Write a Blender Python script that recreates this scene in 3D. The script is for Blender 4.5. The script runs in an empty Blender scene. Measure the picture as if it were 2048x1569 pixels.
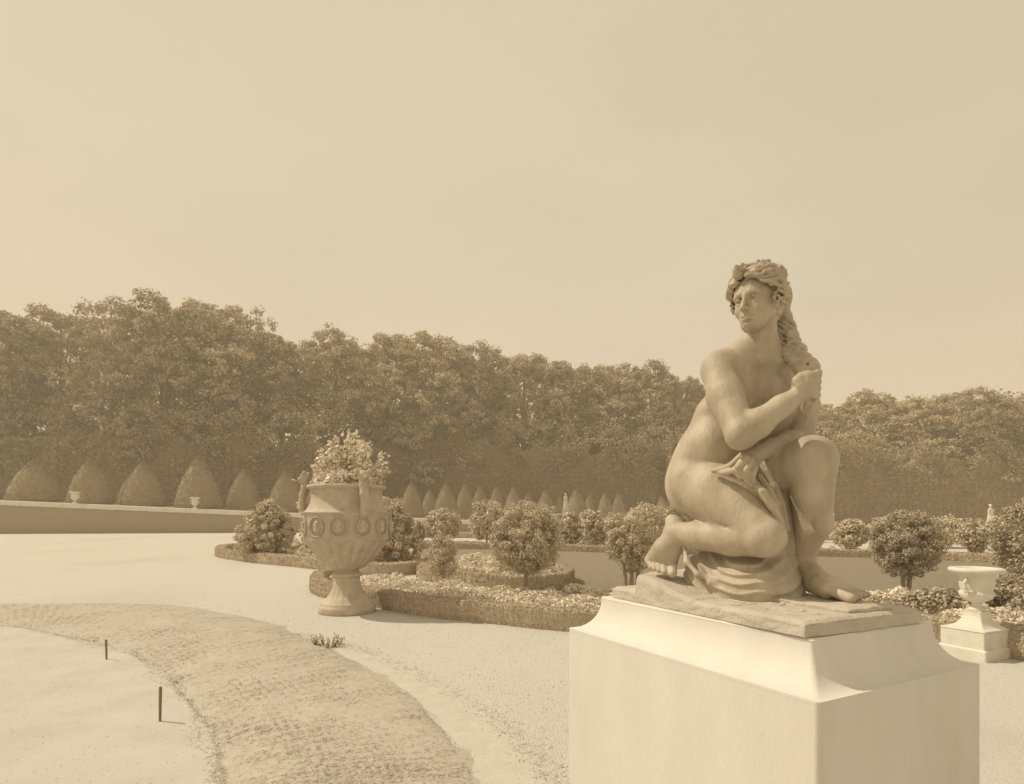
import bpy, math, random, time
import numpy as np
from math import sin, cos, pi, radians
random.seed(7); rng = np.random.default_rng(7)
scene = bpy.context.scene
T0 = time.time()
# ------------------------------------------------------------------ camera, sky, sun, exposure
EYE = 1.5
FPX = 1180.0                      # focal length in pixels of the 2048 px wide plate
cam_d = bpy.data.cameras.new('camera'); cam = bpy.data.objects.new('camera', cam_d)
scene.collection.objects.link(cam); scene.camera = cam
cam.location = (0, 0, EYE); cam.rotation_euler = (radians(90), 0, 0)
cam_d.sensor_width = 36; cam_d.lens = 36 * FPX / 2048
cam_d.shift_y = (1030 - 784.5) / 2048
cam_d.clip_start = 0.05; cam_d.clip_end = 2000

SUN_EL = radians(50); SUN_DIR = np.array([-0.97, 0.24, 0.0]); SUN_DIR /= np.linalg.norm(SUN_DIR)
SUN_VEC = np.array([SUN_DIR[0]*cos(SUN_EL), SUN_DIR[1]*cos(SUN_EL), sin(SUN_EL)])
world = bpy.data.worlds.new('World'); scene.world = world; world.use_nodes = True
wn = world.node_tree; wn.nodes.clear()
w_out = wn.nodes.new('ShaderNodeOutputWorld'); w_bg = wn.nodes.new('ShaderNodeBackground')
sky = wn.nodes.new('ShaderNodeTexSky'); sky.sky_type = 'NISHITA'; sky.sun_disc = False
sky.sun_elevation = SUN_EL; sky.sun_rotation = math.atan2(SUN_DIR[0], SUN_DIR[1])
sky.air_density = 1.6; sky.dust_density = 1.0; sky.ozone_density = 1.0
bw = wn.nodes.new('ShaderNodeRGBToBW')
flat = wn.nodes.new('ShaderNodeMath'); flat.operation = 'POWER'; flat.inputs[1].default_value = 0.10
tint = wn.nodes.new('ShaderNodeMix'); tint.data_type = 'RGBA'; tint.blend_type = 'MULTIPLY'
tint.inputs['Factor'].default_value = 1.0; tint.inputs['B'].default_value = (1.0, 0.861, 0.636, 1)
wn.links.new(sky.outputs[0], bw.inputs[0]); wn.links.new(bw.outputs[0], flat.inputs[0])
wn.links.new(flat.outputs[0], tint.inputs['A']); # thin even veil of high cloud: a few percent of variation, the same all round
w_tc = wn.nodes.new('ShaderNodeTexCoord'); w_n = wn.nodes.new('ShaderNodeTexNoise'); w_n.inputs['Scale'].default_value = 2.2; w_n.inputs['Detail'].default_value = 6
w_mr = wn.nodes.new('ShaderNodeMapRange'); w_mr.inputs['From Min'].default_value = .3; w_mr.inputs['From Max'].default_value = .7; w_mr.inputs['To Min'].default_value = .955; w_mr.inputs['To Max'].default_value = 1.045
w_mp = wn.nodes.new('ShaderNodeMapping'); w_mp.inputs['Scale'].default_value = (1, 1, 2.4)
wn.links.new(w_tc.outputs['Generated'], w_mp.inputs['Vector']); wn.links.new(w_mp.outputs[0], w_n.inputs['Vector']); wn.links.new(w_n.outputs[0], w_mr.inputs['Value'])
w_vm = wn.nodes.new('ShaderNodeVectorMath'); w_vm.operation = 'SCALE'; wn.links.new(tint.outputs['Result'], w_vm.inputs[0]); wn.links.new(w_mr.outputs[0], w_vm.inputs['Scale'])
wn.links.new(w_vm.outputs[0], w_bg.inputs['Color'])
SKY_STRENGTH = 0.60
w_bg.inputs['Strength'].default_value = SKY_STRENGTH
wn.links.new(w_bg.outputs[0], w_out.inputs[0])
sun_d = bpy.data.lights.new('sun', 'SUN'); sun = bpy.data.objects.new('sun', sun_d); scene.collection.objects.link(sun)
sun_d.energy = 3.4; sun_d.angle = radians(0.6); sun_d.color = (1.0, 0.9, 0.72)
from mathutils import Vector, Matrix
sun.rotation_euler = Vector(tuple(SUN_VEC)).to_track_quat('Z', 'Y').to_euler()
sun.location = (-20, 10, 40)
scene.view_settings.view_transform = 'Standard'; scene.view_settings.look = 'None'
scene.view_settings.exposure = 0.0; scene.view_settings.gamma = 1.0; scene.view_settings.use_curve_mapping = False
scene.render.engine = 'CYCLES'
scene.cycles.max_bounces = 6; scene.cycles.diffuse_bounces = 5; scene.cycles.volume_bounces = 1; scene.cycles.volume_step_rate = 4; scene.cycles.transparent_max_bounces = 4

# ------------------------------------------------------------------ helpers
C = scene.collection
def W(px, py, d):                 # design aid: a photograph point at depth d, world metres
    return np.array([(px-1024)/FPX*d, d, EYE + (1030-py)/FPX*d])
def G(px, py, z=0.0):             # the ground point seen at a photograph point
    d = (EYE-z)*FPX/(py-1030.0)
    return np.array([(px-1024)/FPX*d, d, z])
def tag(o, label=None, cat=None, group=None, kind=None):
    if label: o['label'] = label
    if cat: o['category'] = cat
    if group: o['group'] = group
    if kind: o['kind'] = kind
    return o
def empty(name, loc=(0,0,0), rz=0.0):
    o = bpy.data.objects.new(name, None); C.objects.link(o); o.location = tuple(loc); o.rotation_euler = (0,0,rz)
    o.empty_display_size = 0.2
    return o
def link(name, me, parent=None, loc=(0,0,0), rot=(0,0,0), scale=(1,1,1)):
    o = bpy.data.objects.new(name, me); C.objects.link(o)
    o.location = tuple(loc); o.rotation_euler = tuple(rot); o.scale = tuple(scale)
    if parent: o.parent = parent
    return o
def copy_tree(o, parent=None):
    c = o.copy(); C.objects.link(c); c.parent = parent
    for ch in list(o.children): copy_tree(ch, c)
    return c
def npmesh(name, V, F, material=None, smooth=False, rnd=None):
    """V (n,3); F list/array of index rows (3 or 4 wide) ; rnd per-vertex float attribute"""
    V = np.asarray(V, dtype=np.float32); me = bpy.data.meshes.new(name)
    me.vertices.add(len(V)); me.vertices.foreach_set('co', V.ravel())
    Fs = F if isinstance(F, list) and len(F) and isinstance(F[0], np.ndarray) and F[0].ndim == 2 else [np.asarray(F)]
    idx = np.concatenate([f.ravel() for f in Fs]).astype(np.int32)
    tot = np.concatenate([np.full(len(f), f.shape[1]) for f in Fs]).astype(np.int32)
    st = np.concatenate([[0], np.cumsum(tot)[:-1]]).astype(np.int32)
    me.loops.add(len(idx)); me.loops.foreach_set('vertex_index', idx)
    me.polygons.add(len(tot)); me.polygons.foreach_set('loop_start', st); me.polygons.foreach_set('loop_total', tot)
    me.polygons.foreach_set('use_smooth', np.full(len(tot), smooth, dtype=bool))
    if rnd is not None:
        a = me.attributes.new('rnd', 'FLOAT', 'POINT'); a.data.foreach_set('value', np.asarray(rnd, dtype=np.float32))
    me.update(calc_edges=True); me.validate()
    if material: me.materials.append(material)
    return me
class MB:
    """collects simple pieces into one mesh"""
    def __init__(s): s.V = []; s.F3 = []; s.F4 = []; s.n = 0
    def add(s, V, F):
        V = np.asarray(V, float); F = np.asarray(F)
        s.V.append(V); (s.F4 if F.shape[1] == 4 else s.F3).append(F + s.n); s.n += len(V)
    def box(s, c, size, rz=0.0, taper=1.0):
        x, y, z = [t/2 for t in size]
        P = np.array([[-x,-y,-z],[x,-y,-z],[x,y,-z],[-x,y,-z],[-x*taper,-y*taper,z],[x*taper,-y*taper,z],[x*taper,y*taper,z],[-x*taper,y*taper,z]])
        R = np.array([[cos(rz),-sin(rz),0],[sin(rz),cos(rz),0],[0,0,1]])
        s.add(P@R.T + np.array(c), [[0,3,2,1],[4,5,6,7],[0,1,5,4],[1,2,6,5],[2,3,7,6],[3,0,4,7]])
    def tube(s, pts, radii, n=8, caps=True):
        pts = [np.array(p, float) for p in pts]; rings = []
        up = np.array([0.03, 0.1, 1.0])
        for i, p in enumerate(pts):
            t = pts[min(i+1, len(pts)-1)] - pts[max(i-1, 0)]; t = t/(np.linalg.norm(t)+1e-9)
            a = np.cross(t, up)
            if np.linalg.norm(a) < 0.2: a = np.cross(t, [1, 0, 0])
            a /= np.linalg.norm(a); b = np.cross(t, a)
            th = np.arange(n)*2*pi/n
            rings.append(p + radii[i]*(np.cos(th)[:,None]*a + np.sin(th)[:,None]*b))
        V = np.concatenate(rings); m = len(pts); F = []
        for i in range(m-1):
            for j in range(n):
                F.append([i*n+j, i*n+(j+1)%n, (i+1)*n+(j+1)%n, (i+1)*n+j])
        s.add(V, F)
        if caps:
            for k, base in ((0, 0), (m-1, (m-1)*n)):
                ctr = pts[0] if k == 0 else pts[-1]
                Vc = np.vstack([V[base:base+n], ctr]); s.add(Vc, [[j, (j+1)%n, n] for j in range(n)])
    def build(s, name, material, parent=None, smooth=False, rnd=None, **kw):
        F = []
        if s.F3: F.append(np.concatenate(s.F3))
        if s.F4: F.append(np.concatenate(s.F4))
        return link(name, npmesh(name, np.concatenate(s.V), F, material, smooth, rnd), parent, **kw)
def grid_faces(nu, nv, wrap_u=False, wrap_v=False):
    a = np.arange(nu*nv).reshape(nu, nv)
    if wrap_u: a = np.vstack([a, a[:1]])
    if wrap_v: a = np.hstack([a, a[:, :1]])
    return np.stack([a[:-1,:-1], a[1:,:-1], a[1:,1:], a[:-1,1:]], -1).reshape(-1, 4)
def lathe(profile, n=48, mod=None):
    """profile [(r,z)...]; mod(r,z,theta)->r ; returns V,F"""
    P = np.array(profile, float); th = np.arange(n)*2*pi/n
    R = np.repeat(P[:,0:1], n, 1); Z = np.repeat(P[:,1:2], n, 1); TH = np.repeat(th[None], len(P), 0)
    if mod is not None: R = mod(R, Z, TH)
    V = np.stack([R*np.cos(TH), R*np.sin(TH), Z], -1).reshape(-1, 3)
    return V, grid_faces(len(P), n, wrap_v=True)[:, ::-1]

# value noise on arrays, used to roughen edges
_NT = np.random.default_rng(3).random((32,32,32))
def vnoise(P, f):
    Q = np.asarray(P)*f; I = np.floor(Q).astype(int); t = Q-I; t = t*t*(3-2*t); I &= 31; J = (I+1) & 31
    def g(a,b,c): return _NT[a,b,c]
    x0=g(I[:,0],I[:,1],I[:,2])*(1-t[:,0])+g(J[:,0],I[:,1],I[:,2])*t[:,0]
    x1=g(I[:,0],J[:,1],I[:,2])*(1-t[:,0])+g(J[:,0],J[:,1],I[:,2])*t[:,0]
    x2=g(I[:,0],I[:,1],J[:,2])*(1-t[:,0])+g(J[:,0],I[:,1],J[:,2])*t[:,0]
    x3=g(I[:,0],J[:,1],J[:,2])*(1-t[:,0])+g(J[:,0],J[:,1],J[:,2])*t[:,0]
    y0=x0*(1-t[:,1])+x1*t[:,1]; y1=x2*(1-t[:,1])+x3*t[:,1]
    return (y0*(1-t[:,2])+y1*t[:,2])*2-1

# ------------------------------------------------------------------ materials
def mat(name, c1, c2=None, scale=8.0, rough=0.9, bump=0.0, bump_scale=60.0, spec=0.2, detail=5, c3=None, scale3=1.0, fac3=0.4,
        metallic=0.0, leaf=False, coat=0.0, stretch=None):
    m = bpy.data.materials.new(name); m.use_nodes = True; nt = m.node_tree; N = nt.nodes; L = nt.links
    b = N['Principled BSDF']; b.inputs['Roughness'].default_value = rough; b.inputs['Metallic'].default_value = metallic
    b.inputs['Specular IOR Level'].default_value = spec
    tc = N.new('ShaderNodeTexCoord'); vec = tc.outputs['Object']
    if stretch:
        mp = N.new('ShaderNodeMapping'); mp.inputs['Scale'].default_value = stretch; L.new(vec, mp.inputs['Vector']); vec = mp.outputs[0]
    def noise(sc, det=5):
        n = N.new('ShaderNodeTexNoise'); n.inputs['Scale'].default_value = sc; n.inputs['Detail'].default_value = det
        n.inputs['Roughness'].default_value = 0.6; L.new(vec, n.inputs['Vector']); return n.outputs[0]
    def contrast(s, lo, hi):
        r = N.new('ShaderNodeMapRange'); r.inputs['From Min'].default_value = lo; r.inputs['From Max'].default_value = hi
        L.new(s, r.inputs['Value']); return r.outputs[0]
    def mix(f, a, bb):
        x = N.new('ShaderNodeMix'); x.data_type = 'RGBA'
        L.new(f, x.inputs['Factor'])
        for s, k in ((a, 'A'), (bb, 'B')):
            if isinstance(s, tuple): x.inputs[k].default_value = (*s, 1)
            else: L.new(s, x.inputs[k])
        return x.outputs['Result']
    col = None
    if c2 is None: c2 = tuple(v*0.85 for v in c1)
    if leaf:
        at = N.new('ShaderNodeAttribute'); at.attribute_name = 'rnd'
        col = mix(at.outputs['Fac'], c1, c2)
    else:
        col = mix(contrast(noise(scale, detail), 0.32, 0.68), c1, c2)
    if c3:
        f = contrast(noise(scale3, 4), 0.5, 0.72)
        mm = N.new('ShaderNodeMath'); mm.operation = 'MULTIPLY'; mm.inputs[1].default_value = fac3; L.new(f, mm.inputs[0])
        col = mix(mm.outputs[0], col, c3)
    L.new(col, b.inputs['Base Color'])
    if leaf:
        tr = N.new('ShaderNodeBsdfTranslucent'); L.new(col, tr.inputs['Color'])
        mx = N.new('ShaderNodeMixShader'); mx.inputs[0].default_value = 0.16
        L.new(b.outputs[0], mx.inputs[1]); L.new(tr.outputs[0], mx.inputs[2])
        L.new(mx.outputs[0], N['Material Output'].inputs['Surface'])
    if bump:
        bp = N.new('ShaderNodeBump'); bp.inputs['Strength'].default_value = bump; bp.inputs['Distance'].default_value = 0.02
        L.new(noise(bump_scale, 6), bp.inputs['Height']); L.new(bp.outputs[0], b.inputs['Normal'])
    return m
M = {}
M['gravel'] = mat('pale_gravel', (0.600,0.576,0.520), (0.520,0.492,0.430), scale=38.0, bump=0.8, bump_scale=70, c3=(0.449,0.417,0.356), scale3=0.35, fac3=.5, stretch=(1,.5,1))
M['sand'] = mat('worn_sand', (0.535,0.515,0.464), (0.485,0.458,0.400), scale=2.0, bump=0.3, bump_scale=60, c3=(0.424,0.386,0.319), scale3=1.6, fac3=.5)
M['lawn'] = mat('mown_lawn', (0.295,0.255,0.185), (0.235,0.200,0.142), scale=5, bump=1.0, bump_scale=60)
M['turf'] = mat('dry_turf', (0.505,0.458,0.385), (0.410,0.366,0.300), scale=16, bump=0.4, bump_scale=40, c3=(0.500,0.465,0.401), scale3=1.4, fac3=.7)
M['verge'] = mat('dusty_verge', (0.550,0.520,0.455), (0.500,0.470,0.405), scale=7, bump=0.4, bump_scale=50)
M['bronze'] = mat('weathered_bronze', (0.520,0.442,0.335), (0.350,0.288,0.205), scale=9, rough=0.56, spec=0.5, bump=0.22, bump_scale=90, c3=(0.640,0.570,0.460), scale3=3.2, fac3=.65, stretch=(1,1,.45))
M['bronze_base'] = mat('dusty_bronze_plinth', (0.560,0.505,0.419), (0.490,0.439,0.353), scale=10, rough=0.8, spec=0.3, bump=0.5, bump_scale=60, c3=(0.400,0.345,0.278), scale3=9.0, fac3=.35)
M['urn'] = mat('urn_bronze', (0.530,0.455,0.355), (0.420,0.352,0.262), scale=9, rough=0.65, spec=0.35, bump=0.2, bump_scale=80, c3=(0.640,0.570,0.473), scale3=6, fac3=.4)
M['stone'] = mat('white_stone', (0.690,0.664,0.607), (0.640,0.609,0.546), scale=5, rough=0.85, bump=0.12, bump_scale=80, c3=(0.525,0.469,0.389), scale3=1.6, fac3=.4, stretch=(1,1,.35))
M['marble'] = mat('white_marble', (.70,.665,.585), (.64,.605,.52), scale=9, rough=0.6, bump=0.1, bump_scale=70, c3=(.5,.45,.35), scale3=7, fac3=.4)
M['wall'] = mat('clipped_hedge_wall', (0.360,0.294,0.219), (0.310,0.252,0.185), scale=10, bump=0.5, bump_scale=14)
M['wood'] = mat('weathered_wood', (.26,.21,.14), (.19,.15,.10), scale=30, rough=.9, stretch=(1,1,.1))
M['bark'] = mat('tree_bark', (0.420,0.358,0.283), (0.320,0.269,0.214), scale=6, bump=.6, bump_scale=20)
M['soil'] = mat('bed_soil', (0.500,0.430,0.340), (0.440,0.378,0.296), scale=12, bump=.6, bump_scale=40)
M['leaf_tree'] = mat('tree_leaves', (0.500,0.405,0.270), (0.310,0.245,0.160), leaf=True, rough=.7)
M['leaf_tree2'] = mat('pale_tree_leaves', (0.610,0.510,0.350), (0.420,0.342,0.228), leaf=True, rough=.7)
M['leaf_shrub'] = mat('shrub_leaves', (.86,.78,.64), (0.650,0.570,0.450), leaf=True, rough=.5, spec=.5)
M['leaf_shrub_mid'] = mat('laurel_leaves', (0.74,0.65,0.50), (0.48,0.405,0.29), leaf=True, rough=.5, spec=.5)
M['leaf_shrub_dark'] = mat('dark_standard_leaves', (0.58,0.50,0.37), (0.34,0.28,0.19), leaf=True, rough=.5, spec=.5)
M['leaf_hornbeam'] = mat('hornbeam_leaves', (0.42,0.335,0.225), (0.29,0.228,0.15), leaf=True, rough=.8)
M['hornbeam_core'] = mat('hornbeam_core', (0.34,0.27,0.18), (0.28,0.22,0.145), scale=1.2, bump=.5, bump_scale=3)
M['leaf_hedge'] = mat('box_leaves', (0.610,0.520,0.400), (0.480,0.400,0.300), leaf=True, rough=.7)
M['leaf_yew'] = mat('yew_needles', (0.420,0.350,0.250), (0.320,0.263,0.185), leaf=True, rough=.8)
M['hedge_core'] = mat('hedge_core', (0.480,0.400,0.300), (0.420,0.345,0.255), scale=20)
M['yew_core'] = mat('yew_core', (0.360,0.298,0.212), (0.300,0.246,0.172), scale=6)
M['flower'] = mat('pale_blossom', (.88,.81,.68), (0.760,0.690,0.585), leaf=True, rough=.8)
M['grass'] = mat('grass_blades', (0.600,0.550,0.460), (0.470,0.420,0.340), leaf=True, rough=.8)
# ------------------------------------------------------------------ signed-distance sculpting
class Vol:
    def __init__(s, lo, hi, h):
        s.h = h; s.lo = np.array(lo, float); s.n = np.ceil((np.array(hi)-s.lo)/h).astype(int)+1
        s.D = np.full(s.n, 0.3, dtype=np.float32)
    def box(s, lo, hi):
        a = np.clip(np.floor((np.array(lo)-s.lo)/s.h).astype(int), 0, s.n); b = np.clip(np.ceil((np.array(hi)-s.lo)/s.h).astype(int)+1, 0, s.n)
        if np.any(b <= a): return None
        sl = tuple(slice(a[i], b[i]) for i in range(3))
        ax = [(s.lo[i]+s.h*np.arange(a[i], b[i])).astype(np.float32) for i in range(3)]
        return sl, np.meshgrid(*ax, indexing='ij', sparse=True)
    def comb(s, sl, d, k, op):
        A = s.D[sl]
        if op == '+':
            if k > 0:
                hh = np.maximum(k-np.abs(A-d), 0)/k; s.D[sl] = np.minimum(A, d)-hh*hh*k*0.25
            else: s.D[sl] = np.minimum(A, d)
        else:
            d = -d; hh = np.maximum(k-np.abs(A-d), 0)/k if k > 0 else 0; s.D[sl] = np.maximum(A, d)+hh*hh*k*0.25
    def cap(s, a, b, ra, rb, k=.01, op='+', pad=.02):
        a = np.array(a, float); b = np.array(b, float); r = max(ra, rb)+k+pad
        q = s.box(np.minimum(a, b)-r, np.maximum(a, b)+r)
        if q is None: return
        sl, (X, Y, Z) = q; ba = b-a; L2 = float(ba@ba)+1e-12
        px, py, pz = X-a[0], Y-a[1], Z-a[2]
        t = np.clip((px*ba[0]+py*ba[1]+pz*ba[2])/L2, 0, 1)
        d = np.sqrt((px-t*ba[0])**2+(py-t*ba[1])**2+(pz-t*ba[2])**2)-(ra+(rb-ra)*t)
        s.comb(sl, d.astype(np.float32), k, op)
    def chain(s, P, R, k=.01, kk=None, op='+'):
        for i in range(len(P)-1): s.cap(P[i], P[i+1], R[i], R[i+1], k, op)
    def ell(s, c, r, A=None, k=.01, op='+', pad=.02):
        """A rows = local axes"""
        c = np.array(c, float); r = np.array(r, float); A = np.eye(3) if A is None else np.array(A)
        m = max(r)+k+pad; q = s.box(c-m, c+m)
        if q is None: return
        sl, (X, Y, Z) = q; p = (X-c[0], Y-c[1], Z-c[2])
        k0 = 0; k1 = 0
        for i in range(3):
            u = p[0]*A[i][0]+p[1]*A[i][1]+p[2]*A[i][2]; k0 = k0+(u/r[i])**2; k1 = k1+(u/r[i]**2)**2
        k0 = np.sqrt(k0); k1 = np.sqrt(k1)+1e-6
        s.comb(sl, (k0*(k0-1)/k1).astype(np.float32), k, op)
    def merge(s, o, k):
        a = np.round((o.lo-s.lo)/s.h).astype(int); sl = tuple(slice(max(a[i],0), min(a[i]+o.n[i], s.n[i])) for i in range(3))
        so = tuple(slice(sl[i].start-a[i], sl[i].stop-a[i]) for i in range(3))
        s.comb(sl, o.D[so], k, '+')
    def sub_vol(s, lo, hi):
        lo = s.lo+np.floor((np.array(lo)-s.lo)/s.h)*s.h; return Vol(lo, hi, s.h)
    def mesh(s, name, material, raw=False):
        D = s.D; S = D < 0; nx, ny, nz = D.shape
        c = [(i, j, k) for i in (0,1) for j in (0,1) for k in (0,1)]
        cnt = np.zeros((nx-1, ny-1, nz-1), np.int8)
        for (i, j, k) in c: cnt += S[i:nx-1+i, j:ny-1+j, k:nz-1+k]
        cell = np.argwhere((cnt > 0) & (cnt < 8)); ids = np.full(cnt.shape, -1, np.int32)
        ids[cell[:,0], cell[:,1], cell[:,2]] = np.arange(len(cell))
        vals = {q: D[cell[:,0]+q[0], cell[:,1]+q[1], cell[:,2]+q[2]] for q in c}
        acc = np.zeros((len(cell), 3)); n = np.zeros(len(cell))
        for a in c:
            for ax in range(3):
                if a[ax] == 1: continue
                b = list(a); b[ax] = 1; b = tuple(b); va, vb = vals[a], vals[b]; m = (va < 0) != (vb < 0)
                t = np.where(m, va/np.where(np.abs(va-vb) < 1e-12, 1, va-vb), 0)
                P = np.tile(np.array(a, float), (len(cell), 1)); P[:, ax] += t
                acc += P*m[:, None]; n += m
        V = (cell+acc/n[:, None])*s.h+s.lo
        Fs = []
        for ax in range(3):
            u, v = (ax+1) % 3, (ax+2) % 3
            sh = [slice(None)]*3; sh2 = [slice(None)]*3; sh[ax] = slice(0, -1); sh2[ax] = slice(1, None)
            A, B = S[tuple(sh)], S[tuple(sh2)]
            for flag, (p, q) in ((0, (A, ~B)), (1, (~A, B))):
                E = np.argwhere(p & q); E = E[(E[:,u] > 0) & (E[:,v] > 0) & (E[:,u] < D.shape[u]-1) & (E[:,v] < D.shape[v]-1)]
                def at(du, dv):
                    I = E.copy(); I[:,u] += du; I[:,v] += dv; return ids[I[:,0], I[:,1], I[:,2]]
                F = np.stack([at(-1,-1), at(0,-1), at(0,0), at(-1,0)], 1)
                Fs.append(F if flag == 0 else F[:, ::-1])
        F = np.concatenate(Fs); F = F[(F >= 0).all(1)]
        # two light smoothing passes
        E = np.concatenate([F[:, [0,1]], F[:, [1,2]], F[:, [2,3]], F[:, [3,0]]])
        for _ in range(2):
            S2 = np.zeros_like(V); cn = np.zeros(len(V))
            np.add.at(S2, E[:,0], V[E[:,1]]); np.add.at(cn, E[:,0], 1)
            V = V*0.5+0.5*S2/np.maximum(cn, 1)[:, None]
        if raw: return V, F
        return npmesh(name, V, F, material, smooth=True)
def nrm(v): v = np.array(v, float); return v/np.linalg.norm(v)

# ------------------------------------------------------------------ crouching bronze figure
HV = 0.0033
PD = nrm([.437, -.899, 0]); PS = nrm([.899, .437, 0])       # plinth's long and short axis
body = Vol((.45, 1.75, 1.12), (1.50, 2.85, 2.60), HV)
zz = np.array([0, 0, 1.0])
hipR = W(1412, 968, 2.40); hipL = hipR+PS*.185+np.array([0,0,.0])
pelv = (hipR+hipL)/2
waist = W(1452, 862, 2.45); ribs = W(1492, 795, 2.41); chest = W(1520, 745, 2.38)
SH = nrm([.93, .36, 0.03])                                   # shoulder axis, towards her left
torso = nrm(chest-waist); 
front = nrm(np.cross(SH, torso)); front = front if front[1] < 0 else -front
fw = nrm(np.cross(PS, zz)); fw = fw if fw[1] < 0 else -fw
# torso
A_p = [PS, nrm(np.cross(zz, PS)), zz]
A_t = [SH, front, torso]
shR = W(1440, 738, 2.30); shL = W(1592, 752, 2.42)
neck0 = W(1520, 715, 2.36); neck1 = W(1523, 640, 2.29)
def paint_torso(v):
    v.ell(pelv+zz*.02, (.165, .13, .135), A_p, k=.04)
    v.ell(hipR+zz*.005-fw*.06-PS*.0, (.115, .135, .145), A_p, k=.05)        # right buttock
    v.ell(hipL+zz*.01-fw*.06, (.11, .13, .13), A_p, k=.05)
    v.ell(waist-zz*.0+np.array([-.012,0,0]), (.145, .108, .14), A_t, k=.06)
    v.ell(W(1412, 908, 2.42), (.115, .12, .12), A_p, k=.06)
    v.ell(W(1436, 905, 2.36), (.11, .10, .10), A_t, k=.05)                    # belly
    v.ell(ribs, (.152, .115, .145), A_t, k=.06)
    v.ell(chest+torso*.0, (.15, .10, .10), A_t, k=.06)
    v.ell(W(1478, 792, 2.29), (.066, .062, .074), A_t, k=.05)                 # breasts
    v.ell(W(1556, 796, 2.29), (.062, .058, .068), A_t, k=.05)
    v.cap(shR+SH*.01+zz*.012, neck0+zz*.035, .056, .050, k=.06); v.cap(shL-SH*.03, neck0+zz*.0, .05, .055, k=.05)
    v.cap(neck0-zz*.02, neck1, .064, .055, k=.05)
    v.cap(W(1470, 728, 2.27), W(1515, 722, 2.265), .012, .010, k=.03)         # collar bones
    v.cap(W(1525, 722, 2.265), W(1570, 728, 2.29), .010, .012, k=.03)
    v.ell(W(1556, 842, 2.42), (.10, .075, .15), A_t, k=.05)
    v.ell(W(1500, 870, 2.42), (.12, .08, .12), A_t, k=.05)
    v.cap(W(1385, 838, 2.50), W(1450, 868, 2.30), .008, .005, k=.02, op='-')
paint_torso(body)
# right (kneeling) leg
leg = body.sub_vol((.45, 1.85, 1.12), (1.2, 2.78, 1.85))
kneeR = W(1528, 1070, 2.14); ankR = W(1350, 1071, 2.44)
leg.chain([hipR-fw*.02, hipR*.72+kneeR*.28+zz*.012, hipR*.45+kneeR*.55+zz*.012, kneeR], [.138, .127, .105, .072], k=.03)
leg.ell(kneeR+nrm(kneeR-hipR)*.012, (.066, .07, .066), k=.02)
leg.cap(kneeR+nrm([.5,-.5,-.2])*.040+zz*.0, kneeR+nrm([.5,-.5,-.9])*.045, .034, .030, k=.02)  # kneecap
cal = kneeR-nrm(PD)*.04
leg.chain([kneeR-zz*.015, kneeR*.68+ankR*.32-zz*.012, kneeR*.3+ankR*.7-zz*.002, ankR+zz*.01], [.066, .066, .056, .043], k=.02)
# crease where calf meets thigh
thc = [W(1345, 1042, 2.36), W(1400, 1041, 2.27), W(1450, 1054, 2.19), W(1480, 1074, 2.12)]
body.merge(leg, .012)
body.chain(thc, [.006, .006, .005, .002], k=.008, op='-')
# right foot on its toes
heelR = W(1351, 1052, 2.46); ballR = W(1322, 1127, 2.45)
ft = body.sub_vol((.5, 2.2, 1.12), (1.0, 2.75, 1.6))
ft.chain([ankR, heelR], [.043, .038], k=.02); ft.cap(W(1344,1042,2.49), heelR, .028, .034, k=.02)
ft.chain([ankR+zz*.0, W(1338, 1096, 2.44), W(1330,1112,2.44)], [.043, .044, .036], k=.03)
for j, (px, r) in enumerate([(1341, .0215), (1326, .0165), (1316, .0155), (1307, .0145), (1300, .0135)]):
    top = W(px, 1124-j*1.0, 2.445+.012*j)
    ft.chain([W(1341-4*j, 1096, 2.43), top], [.034, r+.009], k=.022)
for j, (px, r) in enumerate([(1341, .0195), (1325, .0145), (1315, .0135), (1306, .0125), (1298, .0115)]):
    top = W(px, 1124-j*1.2, 2.44+.012*j); mid = W(px+3, 1136-j*2.0, 2.405+.014*j); tip = W(px+4, 1147-j*3.0, 2.385+.015*j)
    ft.chain([top, mid, tip], [r+.002, r, r*.95], k=.004)
body.merge(ft, .012)
# left (raised) leg
kneeL = W(1624, 920, 2.16); ankL = W(1602, 1124, 2.27)
lg = body.sub_vol((.8, 1.85, 1.12), (1.4, 2.65, 1.9))
lg.chain([hipL, hipL*.5+kneeL*.5+zz*.01, kneeL+nrm(hipL-kneeL)*.06-zz*.0], [.118, .106, .088], k=.03)
lg.ell(kneeL, (.090, .084, .090), k=.03)
lg.ell(kneeL+nrm([.35,-.8,-.3])*.042-zz*.012, (.042, .042, .052), k=.03)       # kneecap
calf = W(1612, 1012, 2.25)
lg.chain([kneeL-zz*.03, kneeL*.68+ankL*.32+np.array([.004,-.012,0]), kneeL*.35+ankL*.65+np.array([.012,-.012,0]), ankL], [.068, .066, .050, .034], k=.025)
lg.ell(W(1606, 1003, 2.27), (.066, .066, .115), k=.04)                        # calf muscle
lg.chain([kneeL+np.array([.03,-.03,-.07]), W(1648, 1050, 2.15), ankL+np.array([.02,-.02,.03])], [.03, .028, .020], k=.03)  # shin
lg.ell(ankL+np.array([-.036, 0, .0]), (.016,.018,.02), k=.02); lg.ell(ankL+np.array([.036, .01, .005]), (.016,.018,.02), k=.02)
heelL = ankL+np.array([-.012, .045, -.062])
lg.cap(ankL+zz*-.01, heelL, .040, .034, k=.03)
lg.chain([ankL+np.array([.008,-.02,-.02]), W(1655, 1166, 2.13)], [.038, .030], k=.03)
lg.chain([heelL, W(1655, 1186, 2.10)], [.032, .024], k=.03)
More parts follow.
